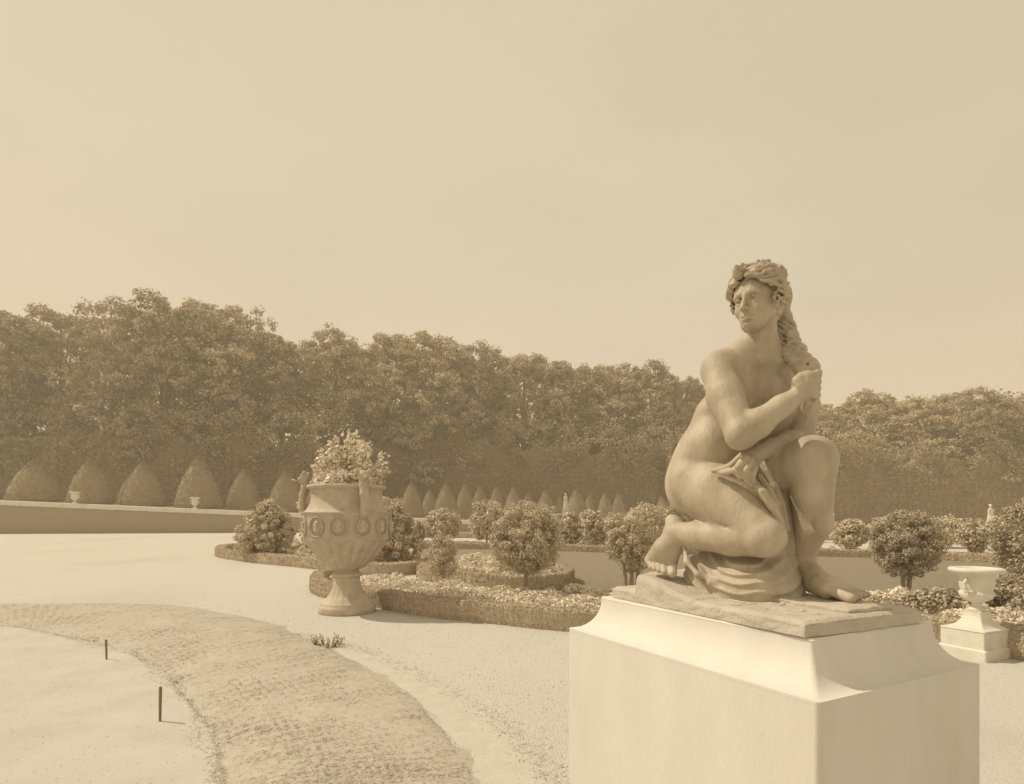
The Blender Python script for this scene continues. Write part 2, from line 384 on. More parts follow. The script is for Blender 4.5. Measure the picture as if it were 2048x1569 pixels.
for j in range(5):
    off = np.array([.072, .030, 0])*(j-1.6)/3.0
    base = W(1672, 1176, 2.10)+off-zz*.002*j; kn = W(1702, 1188, 2.05)+off*1.15+np.array([0,.008*j,-.001*j]); tip = W(1722, 1196, 2.015)+off*1.2+np.array([0,.012*j,.0])
    r = [.0185,.0140,.0130,.0120,.0115][j]
    lg.chain([W(1648, 1168, 2.14)+off*.6, base], [.024, r+.006], k=.02)
    lg.chain([base, kn, tip], [r+.004, r, r*.95], k=.004)
body.merge(lg, .012)
# left arm (behind), forearm lying over the thighs
elL = W(1603, 880, 2.34); wrL = W(1524, 905, 2.20)
al = body.sub_vol((.75, 1.95, 1.45), (1.4, 2.65, 2.2))
al.ell(shL, (.066, .066, .066), k=.02)
al.chain([shL, shL*.5+elL*.5+np.array([.022,0,0]), elL], [.060, .056, .045], k=.02)
al.chain([elL, elL*.7+wrL*.3, elL*.3+wrL*.7, wrL], [.045, .048, .037, .029], k=.02)
body.merge(al, .010)
hl = body.sub_vol((.6, 1.9, 1.5), (1.1, 2.45, 1.9))
palm = W(1500, 921, 2.165)
hl.ell(palm, (.044, .022, .038), [nrm([1,.2,.35]), nrm([-.2,1,0.1]), nrm([-.35,0,1])], k=.015); hl.cap(wrL, palm, .029, .027, k=.015)
hl.chain([W(1484, 912, 2.150), W(1462, 932, 2.160), W(1443, 939, 2.19), W(1427, 942, 2.215)], [.0145, .0125, .0115, .010], k=.006)  # forefinger
hl.chain([W(1482, 925, 2.12), W(1471, 940, 2.12), W(1452, 946, 2.165), W(1440,946,2.19)], [.013, .012, .0115, .009], k=.005)           # thumb side
hl.chain([W(1492, 916, 2.125), W(1477, 934, 2.095), W(1480, 954, 2.115)], [.014, .012, .011], k=.005)
hl.chain([W(1503, 921, 2.12), W(1492, 942, 2.085), W(1493, 960, 2.11)], [.014, .012, .011], k=.005)
hl.chain([W(1513, 928, 2.125), W(1506, 948, 2.09), W(1506, 963, 2.115)], [.013, .011, .010], k=.005)
body.merge(hl, .005)
# right arm across the chest
elR = W(1482, 868, 2.10); wrR = W(1597, 790, 2.09)
ar = body.sub_vol((.6, 1.78, 1.6), (1.4, 2.5, 2.3))
ar.ell(shR+np.array([-.002,0,-.004]), (.068, .070, .070), k=.02)
ar.chain([shR, shR*.55+elR*.45+np.array([-.012,0,0]), elR], [.064, .065, .052], k=.03)
ar.ell(elR+np.array([0,0,-.006]), (.047,.047,.047), k=.02)
ar.chain([elR, elR*.72+wrR*.28+np.array([0,0,-.004]), elR*.3+wrR*.7, wrR], [.050, .050, .038, .030], k=.02)
body.merge(ar, .016)
hr = body.sub_vol((.95, 1.85, 1.85), (1.3, 2.4, 2.2))
pr = W(1612, 766, 2.10)
hr.cap(wrR, W(1606, 775, 2.095), .030, .034, k=.02)
hr.ell(pr, (.045, .030, .042), [nrm([.55,0,.83]), nrm([.1,1,0]), nrm([-.83,0,.55])], k=.02)
for j in range(4):
    a = W(1622+j*1.0, 752+j*12.5, 2.095); b = W(1636-j*.8, 751+j*13.5, 2.12); c_ = W(1633-j*1.2, 757+j*13.5, 2.16)
    hr.chain([W(1611+1.2*j, 757+j*9, 2.085), a, b, c_], [.018, .0135, .0125, .011], k=.006)
hr.chain([W(1622, 757, 2.09), W(1634, 746, 2.10), W(1640, 744, 2.115)], [.012, .0105, .009], k=.005)
hr.chain([W(1600, 772, 2.07), W(1594, 762, 2.075), W(1600, 752, 2.09)], [.018, .015, .012], k=.01)
body.merge(hr, .008)
# head
HC = W(1513, 604, 2.26); hf = nrm([-.76, -.64, -.09]); hr_ = nrm(np.cross(hf, [-.07, 0, 1])); hu = np.cross(hr_, hf)
HA = [hr_, hf, hu]
def H(r, f, u): return HC+hr_*r+hf*f+hu*u
hd = Vol((.78, 2.05, 2.08), (1.10, 2.50, 2.52), .0019)
paint_torso(hd); hd2 = hd
hd = Vol(hd2.lo, hd2.lo+(hd2.n-1)*hd2.h, hd2.h)
hd.ell(H(0, -.012, .028), (.074, .092, .088), HA, k=.02)
hd.ell(H(0, .030, -.030), (.056, .056, .082), HA, k=.03)
hd.ell(H(0, .040, .030), (.058, .045, .045), HA, k=.02)
hd.ell(H(0, .048, -.088), (.030, .028, .026), HA, k=.03)                    # chin
for s in (-1, 1):
    hd.cap(H(s*.044, -.005, -.052), H(s*.018, .05, -.094), .020, .017, k=.025)  # jaw
    hd.ell(H(s*.036, .052, -.035), (.024, .022, .022), HA, k=.02)                # cheek
hd.chain([H(s_*.05, .066, .018+.0) if False else H(-.046, .066, .016), H(-.018, .083, .020)], [.008, .008], k=.014)
hd.chain([H(.046, .066, .014), H(.018, .083, .020)], [.008, .008], k=.014)    # brows
for s in (-1, 1):
    hd.ell(H(s*.031, .092, -.003), (.022, .022, .0145), HA, k=.008, op='-')      # sockets
    hd.ell(H(s*.031, .0625, -.005), (.0155, .0150, .0130), HA, k=.002)           # eyes
    hd.chain([H(s*.018, .078, -.003), H(s*.030, .083, .004), H(s*.043, .074, -.002)], [.0035, .004, .0035], k=.003)
    hd.chain([H(s*.018, .077, -.010), H(s*.031, .0795, -.0155), H(s*.043, .073, -.009)], [.003, .003, .003], k=.003)
hd.chain([H(0, .084, .016), H(0, .102, -.020), H(0, .114, -.038)], [.0060, .0068, .0088], k=.009)   # nose
for s in (-1, 1): hd.ell(H(s*.0095, .098, -.0405), (.0085, .011, .0065), HA, k=.008)
hd.ell(H(0, .066, -.064), (.028, .021, .024), HA, k=.018)                     # muzzle
hd.chain([H(-.026, .071, -.0670), H(-.007, .0875, -.0640), H(.007, .0875, -.0640), H(.026, .071, -.0670)], [.004, .0062, .0062, .004], k=.003)
hd.chain([H(-.021, .073, -.0705), H(0, .0865, -.0740), H(.021, .073, -.0705)], [.004, .0072, .004], k=.003)
hd.chain([H(-.024, .080, -.0675), H(0, .0955, -.0682), H(.024, .080, -.0675)], [.002, .0022, .002], k=.002, op='-')
hd.ell(H(0, .085, -.084), (.016, .008, .004), HA, k=.006, op='-')
for s in (-1, 1):
    hd.ell(H(s*.070, -.012, -.014), (.010, .018, .030), HA, k=.006)
hd.merge(hd2, .022)
print('head', time.time()-T0)
hv_ = body.sub_vol((.80, 2.07, 2.10), (1.08, 2.48, 2.5))
hv_.ell(H(0, 0, -.02), (.05, .05, .07), HA, k=.01); body.merge(hv_, .02)
print('body', time.time()-T0)

statue = empty('bronze_statue', W(1520, 1180, 2.25))
tag(statue, 'large bronze statue of a crouching unclothed woman on the broad white pedestal', 'statue')
SO = -np.array(statue.location)
ZC = 2.155
V1, F1 = body.mesh('', None, raw=True); V2, F2 = hd.mesh('', None, raw=True)
F1 = F1[(V1[F1, 2].mean(1) < ZC+.003) | (V1[F1, 0].mean(1) > 1.08)]; F2 = F2[(V2[F2, 2].min(1) > ZC-.003)]
def compact(V, F):
    u, inv = np.unique(F, return_inverse=True); return V[u], inv.reshape(F.shape)
V1, F1 = compact(V1, F1); V2, F2 = compact(V2, F2)
me = npmesh('figure', np.vstack([V1, V2])+SO, np.vstack([F1, F2+len(V1)]), M['bronze'], smooth=True); link('figure', me, statue)
del leg, ft, lg, al, hl, ar, hr, hd, hd2, hv_
print('body meshed', time.time()-T0, len(me.polygons))
# hair: cap, waves swept back from the brow, curls of a ribbon knot on top, long tail over her left shoulder
hv = Vol((.78, 1.95, 1.80), (1.30, 2.50, 2.60), .0030)
r3 = np.random.default_rng(5)
def skull(a, e, off):    # a: azimuth from the face (0 front, +left side of her), e elevation
    d = np.array([-sin(a)*cos(e), cos(a)*cos(e), sin(e)]); R = np.array([.086, .108, .095])
    q = d*R; return H(q[0], q[1]-.014, q[2]+.030)+ (hr_*d[0]+hf*d[1]+hu*d[2])*off
hv.ell(H(0, -.036, .038), (.084, .092, .088), HA, k=.01)
hv.ell(H(0, -.055, -.005), (.076, .066, .085), HA, k=.02)
for s in (-1, 1):
    for n_ in range(30):
        e0 = radians(16+n_*2.2+r3.normal()*2); a0 = s*radians(4+1.6*max(0, 20-n_)*1.3); pts = []; R = []
        e0 = radians(26+34*(n_/29.0)) if n_ > 12 else radians(4+n_*2.2)
        a0 = s*radians(5+(n_-12)*1.0) if n_ > 12 else s*radians(56-n_*4.0)
        ph = r3.uniform(0, 6.28); amp = r3.uniform(.05, .13); a1 = s*radians(150+r3.uniform(-10, 25)); e1 = radians(-18+n_*2.4+r3.normal()*7)
        for i in range(15):
            t = i/14; a = a0+(a1-a0)*t; e = e0+(e1-e0)*t**1.1+amp*sin(ph+t*17)*(0.4+t)
            pts.append(skull(a, e, .006+.007*sin(ph*2+t*11)+.006*sin(t*pi))); R.append(.0072-.003*abs(t-.4))
        hv.chain(pts, R, k=.0018)
for n_ in range(70):   # loose curls on her left side and round the crown
    a = radians(r3.uniform(68, 150))*(1 if n_ % 4 else -1); e = radians(r3.uniform(-28, 50)); c0 = skull(a, e, .012); q = r3.uniform(.009, .015)
    ph = r3.uniform(0, 6.28); ax1 = nrm(np.cross(c0-HC, [.3,.2,1])); ax2 = nrm(np.cross(c0-HC, ax1))
    hv.chain([c0+(ax1*cos(ph+t)+ax2*sin(ph+t))*q for t in np.linspace(0, 4.6, 8)], [.0048]*8, k=.0015)
# ribbon and curls on top
rib = [skull(s_*radians(100), radians(8+0), .012) for s_ in ()]
hv.chain([skull(radians(a), radians(62-abs(a)*.15), .016) for a in np.linspace(-75, 100, 12)], [.0075]*12, k=.004)
def curl(c, R, r, n=9, turn=5.2, ph=0.0, tilt=0.0):
    hv.chain([c+np.array([cos(ph+t), .35*sin(t*1.3)+tilt, sin(ph+t)])*R*(1-.05*i) for i, t in enumerate(np.linspace(0, turn, n))], [r]*n, k=.003)
for (px, py, R, ph) in [(1474,541,.014,0),(1486,536,.012,2),(1474,552,.010,1),(1519,531,.016,1),(1533,529,.014,3),(1528,545,.016,0),(1541,547,.012,2),(1538,562,.016,4),(1562,541,.012,1),(1566,548,.011,3),(1512,541,.013,5),(1550,536,.012,0)]:
    curl(W(px, py, 2.235+r3.uniform(-.02, .02)), R, .0085, ph=ph)
hv.ell(W(1524, 541, 2.27), (.040, .03, .022), k=.02); hv.cap(W(1490, 545, 2.26), W(1560, 552, 2.27), .014, .018, k=.02)
for n_ in range(46):   # tight curls on the side and the back of her head, towards the camera's right
    th = r3.uniform(-1.2, 1.9); ez = r3.uniform(-.9, .95); d_ = np.array([sin(th)*cos(ez), -cos(th)*cos(ez), sin(ez)])
    c0 = W(1552, 602, 2.34)+d_*np.array([.050, .056, .068]); q = r3.uniform(.010, .016); ph = r3.uniform(0, 6.28)
    ax1 = nrm(np.cross(d_, [.3, .2, 1])); ax2 = nrm(np.cross(d_, ax1))
    hv.chain([c0+(ax1*cos(ph+t)+ax2*sin(ph+t))*q for t in np.linspace(0, 4.4, 7)], [.0058]*7, k=.0015)
# back hair and tail
tail = [W(1556, 600, 2.35), W(1562, 640, 2.37), W(1572, 672, 2.35), W(1582, 698, 2.31), W(1598, 720, 2.26), W(1612, 738, 2.20), W(1616, 752, 2.17)]
tr = [.040, .032, .034, .038, .035, .034, .026]
hv.ell(W(1552, 602, 2.34), (.044, .050, .062), k=.02)
hv.chain(tail, [r*.52 for r in tr], k=.02)
for j in range(9):
    P = []; R = []
    for i in range(34):
        t = i/33*(len(tail)-1); a = min(int(t), len(tail)-2); f = t-a; c0 = tail[a]*(1-f)+tail[a+1]*f; rr = (tr[a]*(1-f)+tr[a+1]*f)
        ph = j*2*pi/9+t*1.5; wob = rr*(0.84+.34*sin(t*2.9+j*1.9))
        P.append(c0+np.array([cos(ph), sin(ph)*.8, .25*sin(ph*1.3)])*wob); R.append(.0092+.0035*sin(t*4+j*2.1))
    hv.chain(P, R, k=.003)
for (px, py, d, R) in [(1583,672,2.31,.020),(1601,702,2.27,.022),(1598,712,2.25,.018),(1590,684,2.30,.018),(1628,738,2.17,.016),(1616,731,2.17,.017),(1622,741,2.16,.014),(1607,733,2.19,.016),(1586,690,2.29,.018)]:
    curl(W(px, py, d), R, .0105, ph=px)
for j in range(6):     # ends of the lock below the hand
    x = 1612+j*4; hv.chain([W(x, 790, 2.16), W(x+3*sin(j), 805, 2.18), W(x-3, 822-abs(j-3)*3, 2.20), W(x-7, 836-abs(j-2)*5, 2.21)], [.012, .012, .010, .006], k=.004)
def waves(P):
    q = P-H(0, -.014, .03); x = q@hr_; y = q@hf; z = q@hu; e = np.arctan2(z, np.hypot(x, y)); az = np.arctan2(x, y); near = np.clip((.16-np.linalg.norm(q, axis=1))/.03, 0, 1)
    s1 = np.sin(30*e+2.2*np.sin(6*az)+1.5*vnoise(P, 20)); t_ = (P[:,2]-1.9)*60+(P[:,0]-1.1)*55; s2 = np.sin(t_+2*vnoise(P, 22))
    return near*s1+(1-near)*s2*.9
m0 = np.abs(hv.D) < .02; I0 = np.argwhere(m0); hv.D[m0] += (.0026*waves(hv.lo+I0*hv.h)).astype(np.float32)
me = hv.mesh('hair', M['bronze']); me.transform(Matrix.Translation(Vector(tuple(SO)))); link('hair', me, statue)
print('hair', time.time()-T0, len(me.polygons))
# cloth under the knee and hanging between the thighs
cv = Vol((.55, 1.80, 1.14), (1.35, 2.75, 1.80), .0045)
ZT = 1.185
def Q(px, py, d): return W(px, py, d)
cv.ell((.89, 2.30, ZT+.04), (.17, .115, .12), [PD, PS, zz], k=.03)
cv.ell((.99, 2.26, ZT+.02), (.11, .085, .10), [PD, PS, zz], k=.03)
cv.ell((.80, 2.40, ZT+.05), (.11, .085, .12), [PD, PS, zz], k=.03)
cv.cap((1.03, 2.26, ZT), (1.00, 2.32, 1.60), .09, .05, k=.04)
r5 = np.random.default_rng(9)
for P, r in [([(1500,958,2.16),(1525,985,2.13),(1545,1012,2.11),(1566,1056,2.12)], .015), ([(1520,950,2.19),(1538,980,2.17),(1552,1010,2.16),(1570,1060,2.16)], .013),
             ([(1532,940,2.23),(1550,975,2.22),(1562,1010,2.22),(1575,1060,2.2)], .016), ([(1490,955,2.2),(1510,970,2.18),(1530,1000,2.16),(1552,1045,2.15)], .014),
             ([(1545,930,2.28),(1560,980,2.27),(1575,1030,2.27),(1580,1090,2.25)], .03), ([(1434,946,2.21),(1462,953,2.17),(1490,965,2.16)], .006)]:
    cv.chain([Q(*p) for p in P], [r*f for f in (.55, 1, 1.1, .7)][:len(P)], k=.012)

def ripple(v, fn, amp, band=.03):
    X, Y, Z = np.meshgrid(*[v.lo[i]+v.h*np.arange(v.n[i]) for i in range(3)], indexing='ij', sparse=True)
    m = np.abs(v.D) < band; I = np.argwhere(m); P = v.lo+I*v.h
    v.D[m] += (amp*fn(P)).astype(np.float32)
AN = W(1500, 1035, 2.22)
def swag(P):
    low = np.clip((1.40-P[:,2])/.06, 0, 1); r = np.linalg.norm((P-AN)*np.array([1,1,1.15]), axis=1)+.020*vnoise(P, 9); n = vnoise(P+2, 9)
    ph = r/.042*2*pi+2.2*n; return low*((np.sin(ph)+.35*np.sin(2*ph+1))*(.75+.5*vnoise(P+5, 7)))
ripple(cv, swag, .0046)
for P, r in [([(1368,1092,2.40),(1374,1124,2.36),(1396,1150,2.31),(1440,1164,2.27),(1490,1164,2.25)], .010), ([(1420,1166,2.28),(1460,1173,2.26),(1500,1166,2.25),(1545,1158,2.24)], .010)]:
    Pw = [Q(*p) for p in P]; cv.chain([np.array([p[0], p[1], max(p[2], ZT+.004)]) for p in Pw], [r]*len(P), k=.02)
me = cv.mesh('drapery', M['bronze']); me.transform(Matrix.Translation(Vector(tuple(SO)))); link('drapery', me, statue)
print('cloth', time.time()-T0, len(me.polygons))
# plinth cast with the figure: rough slab, rock under the rear foot, ledge under the front foot, ivy relief
N0 = np.array([.873, 1.75, 0]); L_, S_ = .97, .585
def PL(u, v, z): return N0-PD*u+PS*v+zz*z        # u along the long side, v along the short side
nu, nv = 90, 60
def slab(u0, u1, v0, v1, z0, z1, nu, nv, rough, name, seed, edge=.008, mound=None):
    us = np.linspace(0, 1, nu); vs = np.linspace(0, 1, nv); U, Vv = np.meshgrid(us, vs, indexing='ij')
    P = np.stack([u0+(u1-u0)*U, v0+(v1-v0)*Vv, np.zeros_like(U)], -1).reshape(-1, 3)
    nse = vnoise(P+seed, 9)*.6+vnoise(P+seed, 24)*.4
    cu = (P[:,0]-(u0+u1)/2); cvv = (P[:,1]-(v0+v1)/2)
    e = np.minimum(np.minimum(P[:,0]-u0, u1-P[:,0]), np.minimum(P[:,1]-v0, v1-P[:,1]))
    b = (e < 1e-6)
    top = P.copy(); top[:,2] = z1+nse*rough-np.where(e < .012, edge, 0)
    if mound: top[:,2] += mound(P[:,0], P[:,1])
    sc = 1+np.where(e < .02, nse*.012, 0); top[:,0] = (u0+u1)/2+cu*sc; top[:,1] = (v0+v1)/2+cvv*sc
    Vt = np.array([PL(*p) for p in top]); F = grid_faces(nu, nv)[:, ::-1]
    ring = [i*nv for i in range(nu)]+[(nu-1)*nv+j for j in range(1, nv)]+[i*nv+nv-1 for i in range(nu-2, -1, -1)]+[j for j in range(nv-2, 0, -1)]
    ring = np.array(ring); layers = 5; Vs = [Vt]; base = len(Vt); prev = ring
    for l in range(1, layers+1):
        t = l/layers; q = top[ring].copy(); q[:,2] = q[:,2]*(1-t)+z0*t
        nn = vnoise(np.c_[q[:,0], q[:,1], q[:,2]*4]+seed, 22)*.004*(1 if l < layers else .3)
        q[:,0] += np.sign(q[:,0]-(u0+u1)/2)*nn; q[:,1] += np.sign(q[:,1]-(v0+v1)/2)*nn
        Vs.append(np.array([PL(*p) for p in q])); cur = base+np.arange(len(ring)); n_ = len(ring)
        F = np.vstack([F, np.stack([prev, np.roll(prev, -1), np.roll(cur, -1), cur], 1)]); prev = cur; base += n_
    V = np.concatenate(Vs)+SO
    return link(name, npmesh(name, V, F, M['bronze_base'], smooth=True), statue)
def mound(u, v):
    t = np.clip((u-.48)/.30, 0, 1); lim = np.clip((.81+.62*v-u)/.012, 0, 1); far = np.clip((.50-v)/.10, 0, 1)
    return (.006+.058*t*t*(3-2*t))*np.where(u > .478, 1, 0)*lim*far
pl = slab(0, L_, 0, S_, EYE-.368+.002, ZT-.003, 150, 90, .003, 'plinth', 0, mound=mound)
slab(.035, .36, .25, .47, ZT-.02, ZT+.016, 34, 24, .004, 'ledge', 8, edge=.006)
mbx = MB()
for i in range(16):
    u = .05+.5*random.random(); v = .05+.2*random.random(); a = random.uniform(0, 6.28)
    if i > 9: u, v = random.uniform(.2, .5), random.uniform(.1, .25)
    c0 = PL(u, v, ZT-.001)+SO; l = random.uniform(.02, .05); w = l*.35
    dx = np.array([cos(a), sin(a), 0]); dy = np.array([-sin(a), cos(a), 0])
    mbx.add([c0-dx*l, c0+dy*w, c0+dx*l, c0-dy*w, c0+zz*.004, c0-dx*l-zz*.01, c0+dy*w-zz*.01, c0+dx*l-zz*.01, c0-dy*w-zz*.01], [[0,3,4],[3,2,4],[2,1,4],[1,0,4],[0,1,6],[0,6,5],[1,2,7],[1,7,6],[2,3,8],[2,8,7],[3,0,5],[3,5,8]])
mbx.build('leaf_relief', M['bronze_base'], statue)['kind'] = 'stuff'
# ------------------------------------------------------------------ ground, lawns, grass bank
def sheet(name, pts, z, material, kind='structure', sub=0, wob=0.0):
    """a flat irregular patch, fan-triangulated from its outline"""
    from mathutils.geometry import tessellate_polygon
    P = np.array([[p[0], p[1], z] for p in pts]); F = np.array(tessellate_polygon([[Vector(tuple(p)) for p in P]])); V = P
    v = V[F]; cr = np.cross(v[:,1]-v[:,0], v[:,2]-v[:,0])[:,2]; F[cr < 0] = F[cr < 0][:, ::-1]
    me = npmesh(name, V, F, material); o = link(name, me)
    return tag(o, kind=kind)
gx = MB(); gx.add([(-300,-40,0),(300,-40,0),(300,300,0),(-300,300,0)], [[0,1,2,3]])
tag(gx.build('ground', M['gravel']), 'pale fine gravel of the garden walks', kind='structure')
def smooth_loop(P, n=6):
    P = [np.array(p[:2], float) for p in P]; out = []
    m = len(P)
    for i in range(m):
        p0, p1, p2, p3 = P[i-1], P[i], P[(i+1) % m], P[(i+2) % m]
        for k in range(n):
            t = k/n
            out.append(0.5*((2*p1)+(-p0+p2)*t+(2*p0-5*p1+4*p2-p3)*t*t+(-p0+3*p1-3*p2+p3)*t**3))
    return np.array(out)
def smooth_open(P, n=8):
    P = [np.array(p[:2], float) for p in P]; Q = [2*P[0]-P[1]]+P+[2*P[-1]-P[-2]]; out = []
    for i in range(1, len(Q)-2):
        for k in range(n):
            t = k/n; p0, p1, p2, p3 = Q[i-1:i+3]
            out.append(0.5*((2*p1)+(-p0+p2)*t+(2*p0-5*p1+4*p2-p3)*t*t+(-p0+3*p1-3*p2+p3)*t**3))
    out.append(P[-1]); return np.array(out)
lawn_pts = [G(790,1097), G(1000,1098), G(1300,1104), G(1640,1112), G(2040,1126), G(2250,1138), G(2200,1215), G(1900,1240), G(1500,1230), G(1200,1215), G(1080,1195), G(1000,1170), G(880,1140), G(800,1120)]
tag(sheet('lawn', smooth_loop(lawn_pts, 4), .006, M['lawn']), 'smooth mown lawn behind the flower beds', kind='structure')

# low grass bank: raised band between the worn sand at left and the gravel walk
up = smooth_open([(-1024-600+424,0)] if False else [G(-500,1212), G(-150,1208), G(40,1208), G(300,1209), G(500,1236), G(640,1291), G(800,1372), G(930,1500), G(1010,1640)], 10)
lo = smooth_open([G(-500,1240), G(-150,1245), G(40,1256), G(150,1280), G(270,1312), G(345,1372), G(410,1450), G(445,1560), G(455,1640)], 10)
nb = 26; Vb = []; 
for i in range(len(up)):
    j = i/(len(up)-1)*(len(lo)-1); j0 = int(j); q = lo[j0]*(1-(j-j0))+lo[min(j0+1, len(lo)-1)]*(j-j0)
    for k in range(nb):
        t = k/(nb-1); p = up[i]*(1-t)+q*t; h_ = .055*(1-abs(2*t-1)**3)
        Vb.append([p[0], p[1], h_])
Vb = np.array(Vb); nz = vnoise(Vb, 2.3)*.010+vnoise(Vb, 7)*.008+vnoise(Vb, 21)*.006
edge = np.tile(np.minimum(np.arange(nb), nb-1-np.arange(nb)) == 0, len(up))
jit = np.where(edge, vnoise(Vb+5, 2.1)*.09+vnoise(Vb+9, 9)*.04, 0); Vb[:,0] += jit; Vb[:,1] += jit
Vb[:,2] = np.where(edge, -.004, Vb[:,2]+nz+.004)
fb = grid_faces(len(up), nb)
me = npmesh('grass_bank', Vb, fb, M['turf'], smooth=True)
if me.polygons[50].normal.z < 0: me.flip_normals()
tag(link('grass_bank', me), 'low curved bank of dry turf', kind='structure')
# worn sand inside the curve, at left
sp = [tuple(p) for p in lo]; sp = sp[:]+[(0.2,1.0),(-6,1.0),(-16,6)]
Vs_ = []; Fs_ = []
sand_poly = [G(-500,1243)[:2]]+[p for p in lo[5:]]+[np.array([-1.2,1.2]), np.array([-8,1.2]), np.array([-14,5])]
tag(sheet('worn_sand', sand_poly, .004, M['sand']), 'worn pale sand inside the curve of the turf bank', kind='structure')
# faint worn strip beyond the bank, lighter dusty turf
strip = smooth_loop([G(640,1288), G(700,1290), G(800,1330), G(960,1420), G(1010,1460), G(1040,1520), G(960,1530), G(860,1430), G(760,1350)], 5)
def strip_grid(name, A, B, z, material, nb_=6):
    A = A+np.stack([vnoise(np.c_[A*3, A[:,0]*0], 1.)*.05]*2, 1); B = B+np.stack([vnoise(np.c_[B*3, B[:,0]*0], 1.)*.04]*2, 1)
    n_ = min(len(A), len(B)); A = np.array([A[int(i*(len(A)-1)/(n_-1))] for i in range(n_)]); B = np.array([B[int(i*(len(B)-1)/(n_-1))] for i in range(n_)])
    V = np.array([[*(A[i]*(1-k/(nb_-1))+B[i]*k/(nb_-1)), z] for i in range(n_) for k in range(nb_)]); me = npmesh(name, V, grid_faces(n_, nb_), material)
    if me.polygons[0].normal.z < 0: me.flip_normals()
    return link(name, me)
vA = smooth_open([G(600,1268), G(648,1283), G(720,1300), G(820,1342), G(960,1418), G(1060,1500), G(1120,1600)], 6); vB = smooth_open([G(590,1272), G(640,1293), G(700,1322), G(800,1376), G(880,1450), G(930,1505), G(960,1600)], 6)
tag(strip_grid('dusty_verge', vA, vB, .004, M['verge']), 'dusty verge along the outer edge of the turf bank', kind='structure')

# grass blades and tufts on the bank: nobody could count them
def leaves(P, Nn, size, seed=0, aspect=.55, jitter=.9, fold=False):
    """leaf-sized quads at P facing roughly Nn"""
    g = np.random.default_rng(seed); n = len(P); D = Nn+g.normal(size=(n,3))*jitter; D /= np.linalg.norm(D, axis=1)[:,None]+1e-9
    A = np.cross(D, g.normal(size=(n,3))); A /= np.linalg.norm(A, axis=1)[:,None]+1e-9; B = np.cross(D, A)
    s = (size*g.uniform(.6, 1.35, n))[:,None]; w = s*aspect
    V = np.stack([P-A*s*.5, P+B*w*.5+A*s*.05, P+A*s*.5, P-B*w*.5+A*s*.05], 1).reshape(-1, 3)
    F = np.arange(4*n).reshape(n, 4)
    rn = np.repeat(g.random(n), 4)
    return V, F, rn
def blades(P, h, seed=0, w=.006):
    g = np.random.default_rng(seed); n = len(P); a = g.uniform(0, 2*pi, n); l = h*g.uniform(.5, 1.4, n)
    d = np.stack([np.cos(a), np.sin(a), np.zeros(n)], 1); tip = P+np.stack([g.normal(size=n)*1.1*l, g.normal(size=n)*1.1*l, l*.45], 1)
    V = np.stack([P-d*w, P+d*w, tip], 1).reshape(-1, 3); return V, np.arange(3*n).reshape(n, 3), np.repeat(g.random(n), 3)
g = np.random.default_rng(11)
ii = g.integers(0, len(fb), 120000); wts = g.dirichlet([1,1,1,1], len(ii)); Pb = (Vb[fb[ii]]*wts[:,:,None]).sum(1)
dist = np.hypot(Pb[:,0], Pb[:,1]); dens = vnoise(Pb, 3.0)+.55*vnoise(Pb+4, 9)
keep = (g.random(len(Pb)) < np.clip(.30+dens*.45, .05, 1)*1.0*np.clip(9/np.maximum(dist, 3), .2, 1)) & (dist < 16) & (Pb[:,2] > -.02) & (Pb[:,1] > 1.5)
Pb = Pb[keep]
# area weighting: far cells are large, near ones small, so this stays even
V, F, rn = blades(Pb, .018, 2, .004)
lo3 = []
for i in range(2600):      # ragged fringe along the inner edge
    j = g.integers(10, len(lo)-1); p = lo[j]+(lo[j+1]-lo[j])*g.random()+g.normal(size=2)*.05*(1+vnoise(np.array([[lo[j][0], lo[j][1], 0]]), 2.)[0]); lo3.append([p[0], p[1], .005])
for i in range(1500):      # sparse wisps along the outer side of the verge
    j = g.integers(0, len(vA)-1); p = vA[j]+(vA[j+1]-vA[j])*g.random()+g.normal(size=2)*.07; lo3.append([p[0], p[1], .005])
V2, F2, r2 = blades(np.array(lo3), .022, 4, .004)
me = npmesh('turf_grass', np.vstack([V, V2]), np.vstack([F, F2+len(V)]), M['grass'], rnd=np.concatenate([rn, r2]))
tag(link('turf_grass', me), 'short dry grass on the turf bank', 'grass', kind='stuff')
gs = np.random.default_rng(31); nP = 9000; dd = 2.6+9*gs.random(nP)**1.4; px_ = gs.uniform(-200, 1900, nP); Xp = (px_-1024)/FPX*dd
sz = gs.uniform(.0025, .007, nP)*(1+dd*.05); base = np.array([[1,0,0],[-.5,.87,0],[-.5,-.87,0],[0,0,.7]]); ang = gs.uniform(0, 6.28, nP)
Vp = np.einsum('kj,n->nkj', base, sz); ca, sa = np.cos(ang), np.sin(ang)
Vp = np.stack([Vp[:,:,0]*ca[:,None]-Vp[:,:,1]*sa[:,None]+Xp[:,None], Vp[:,:,0]*sa[:,None]+Vp[:,:,1]*ca[:,None]+dd[:,None], Vp[:,:,2]+.003], 2).reshape(-1, 3)
Fp = (np.array([[0,1,3],[1,2,3],[2,0,3]])[None]+4*np.arange(nP)[:,None,None]).reshape(-1, 3)
tag(link('gravel_stones', npmesh('gravel_stones', Vp, Fp, M['sand'])), 'loose small stones lying on the gravel walk', 'gravel', kind='stuff')
print('ground', time.time()-T0, len(F))

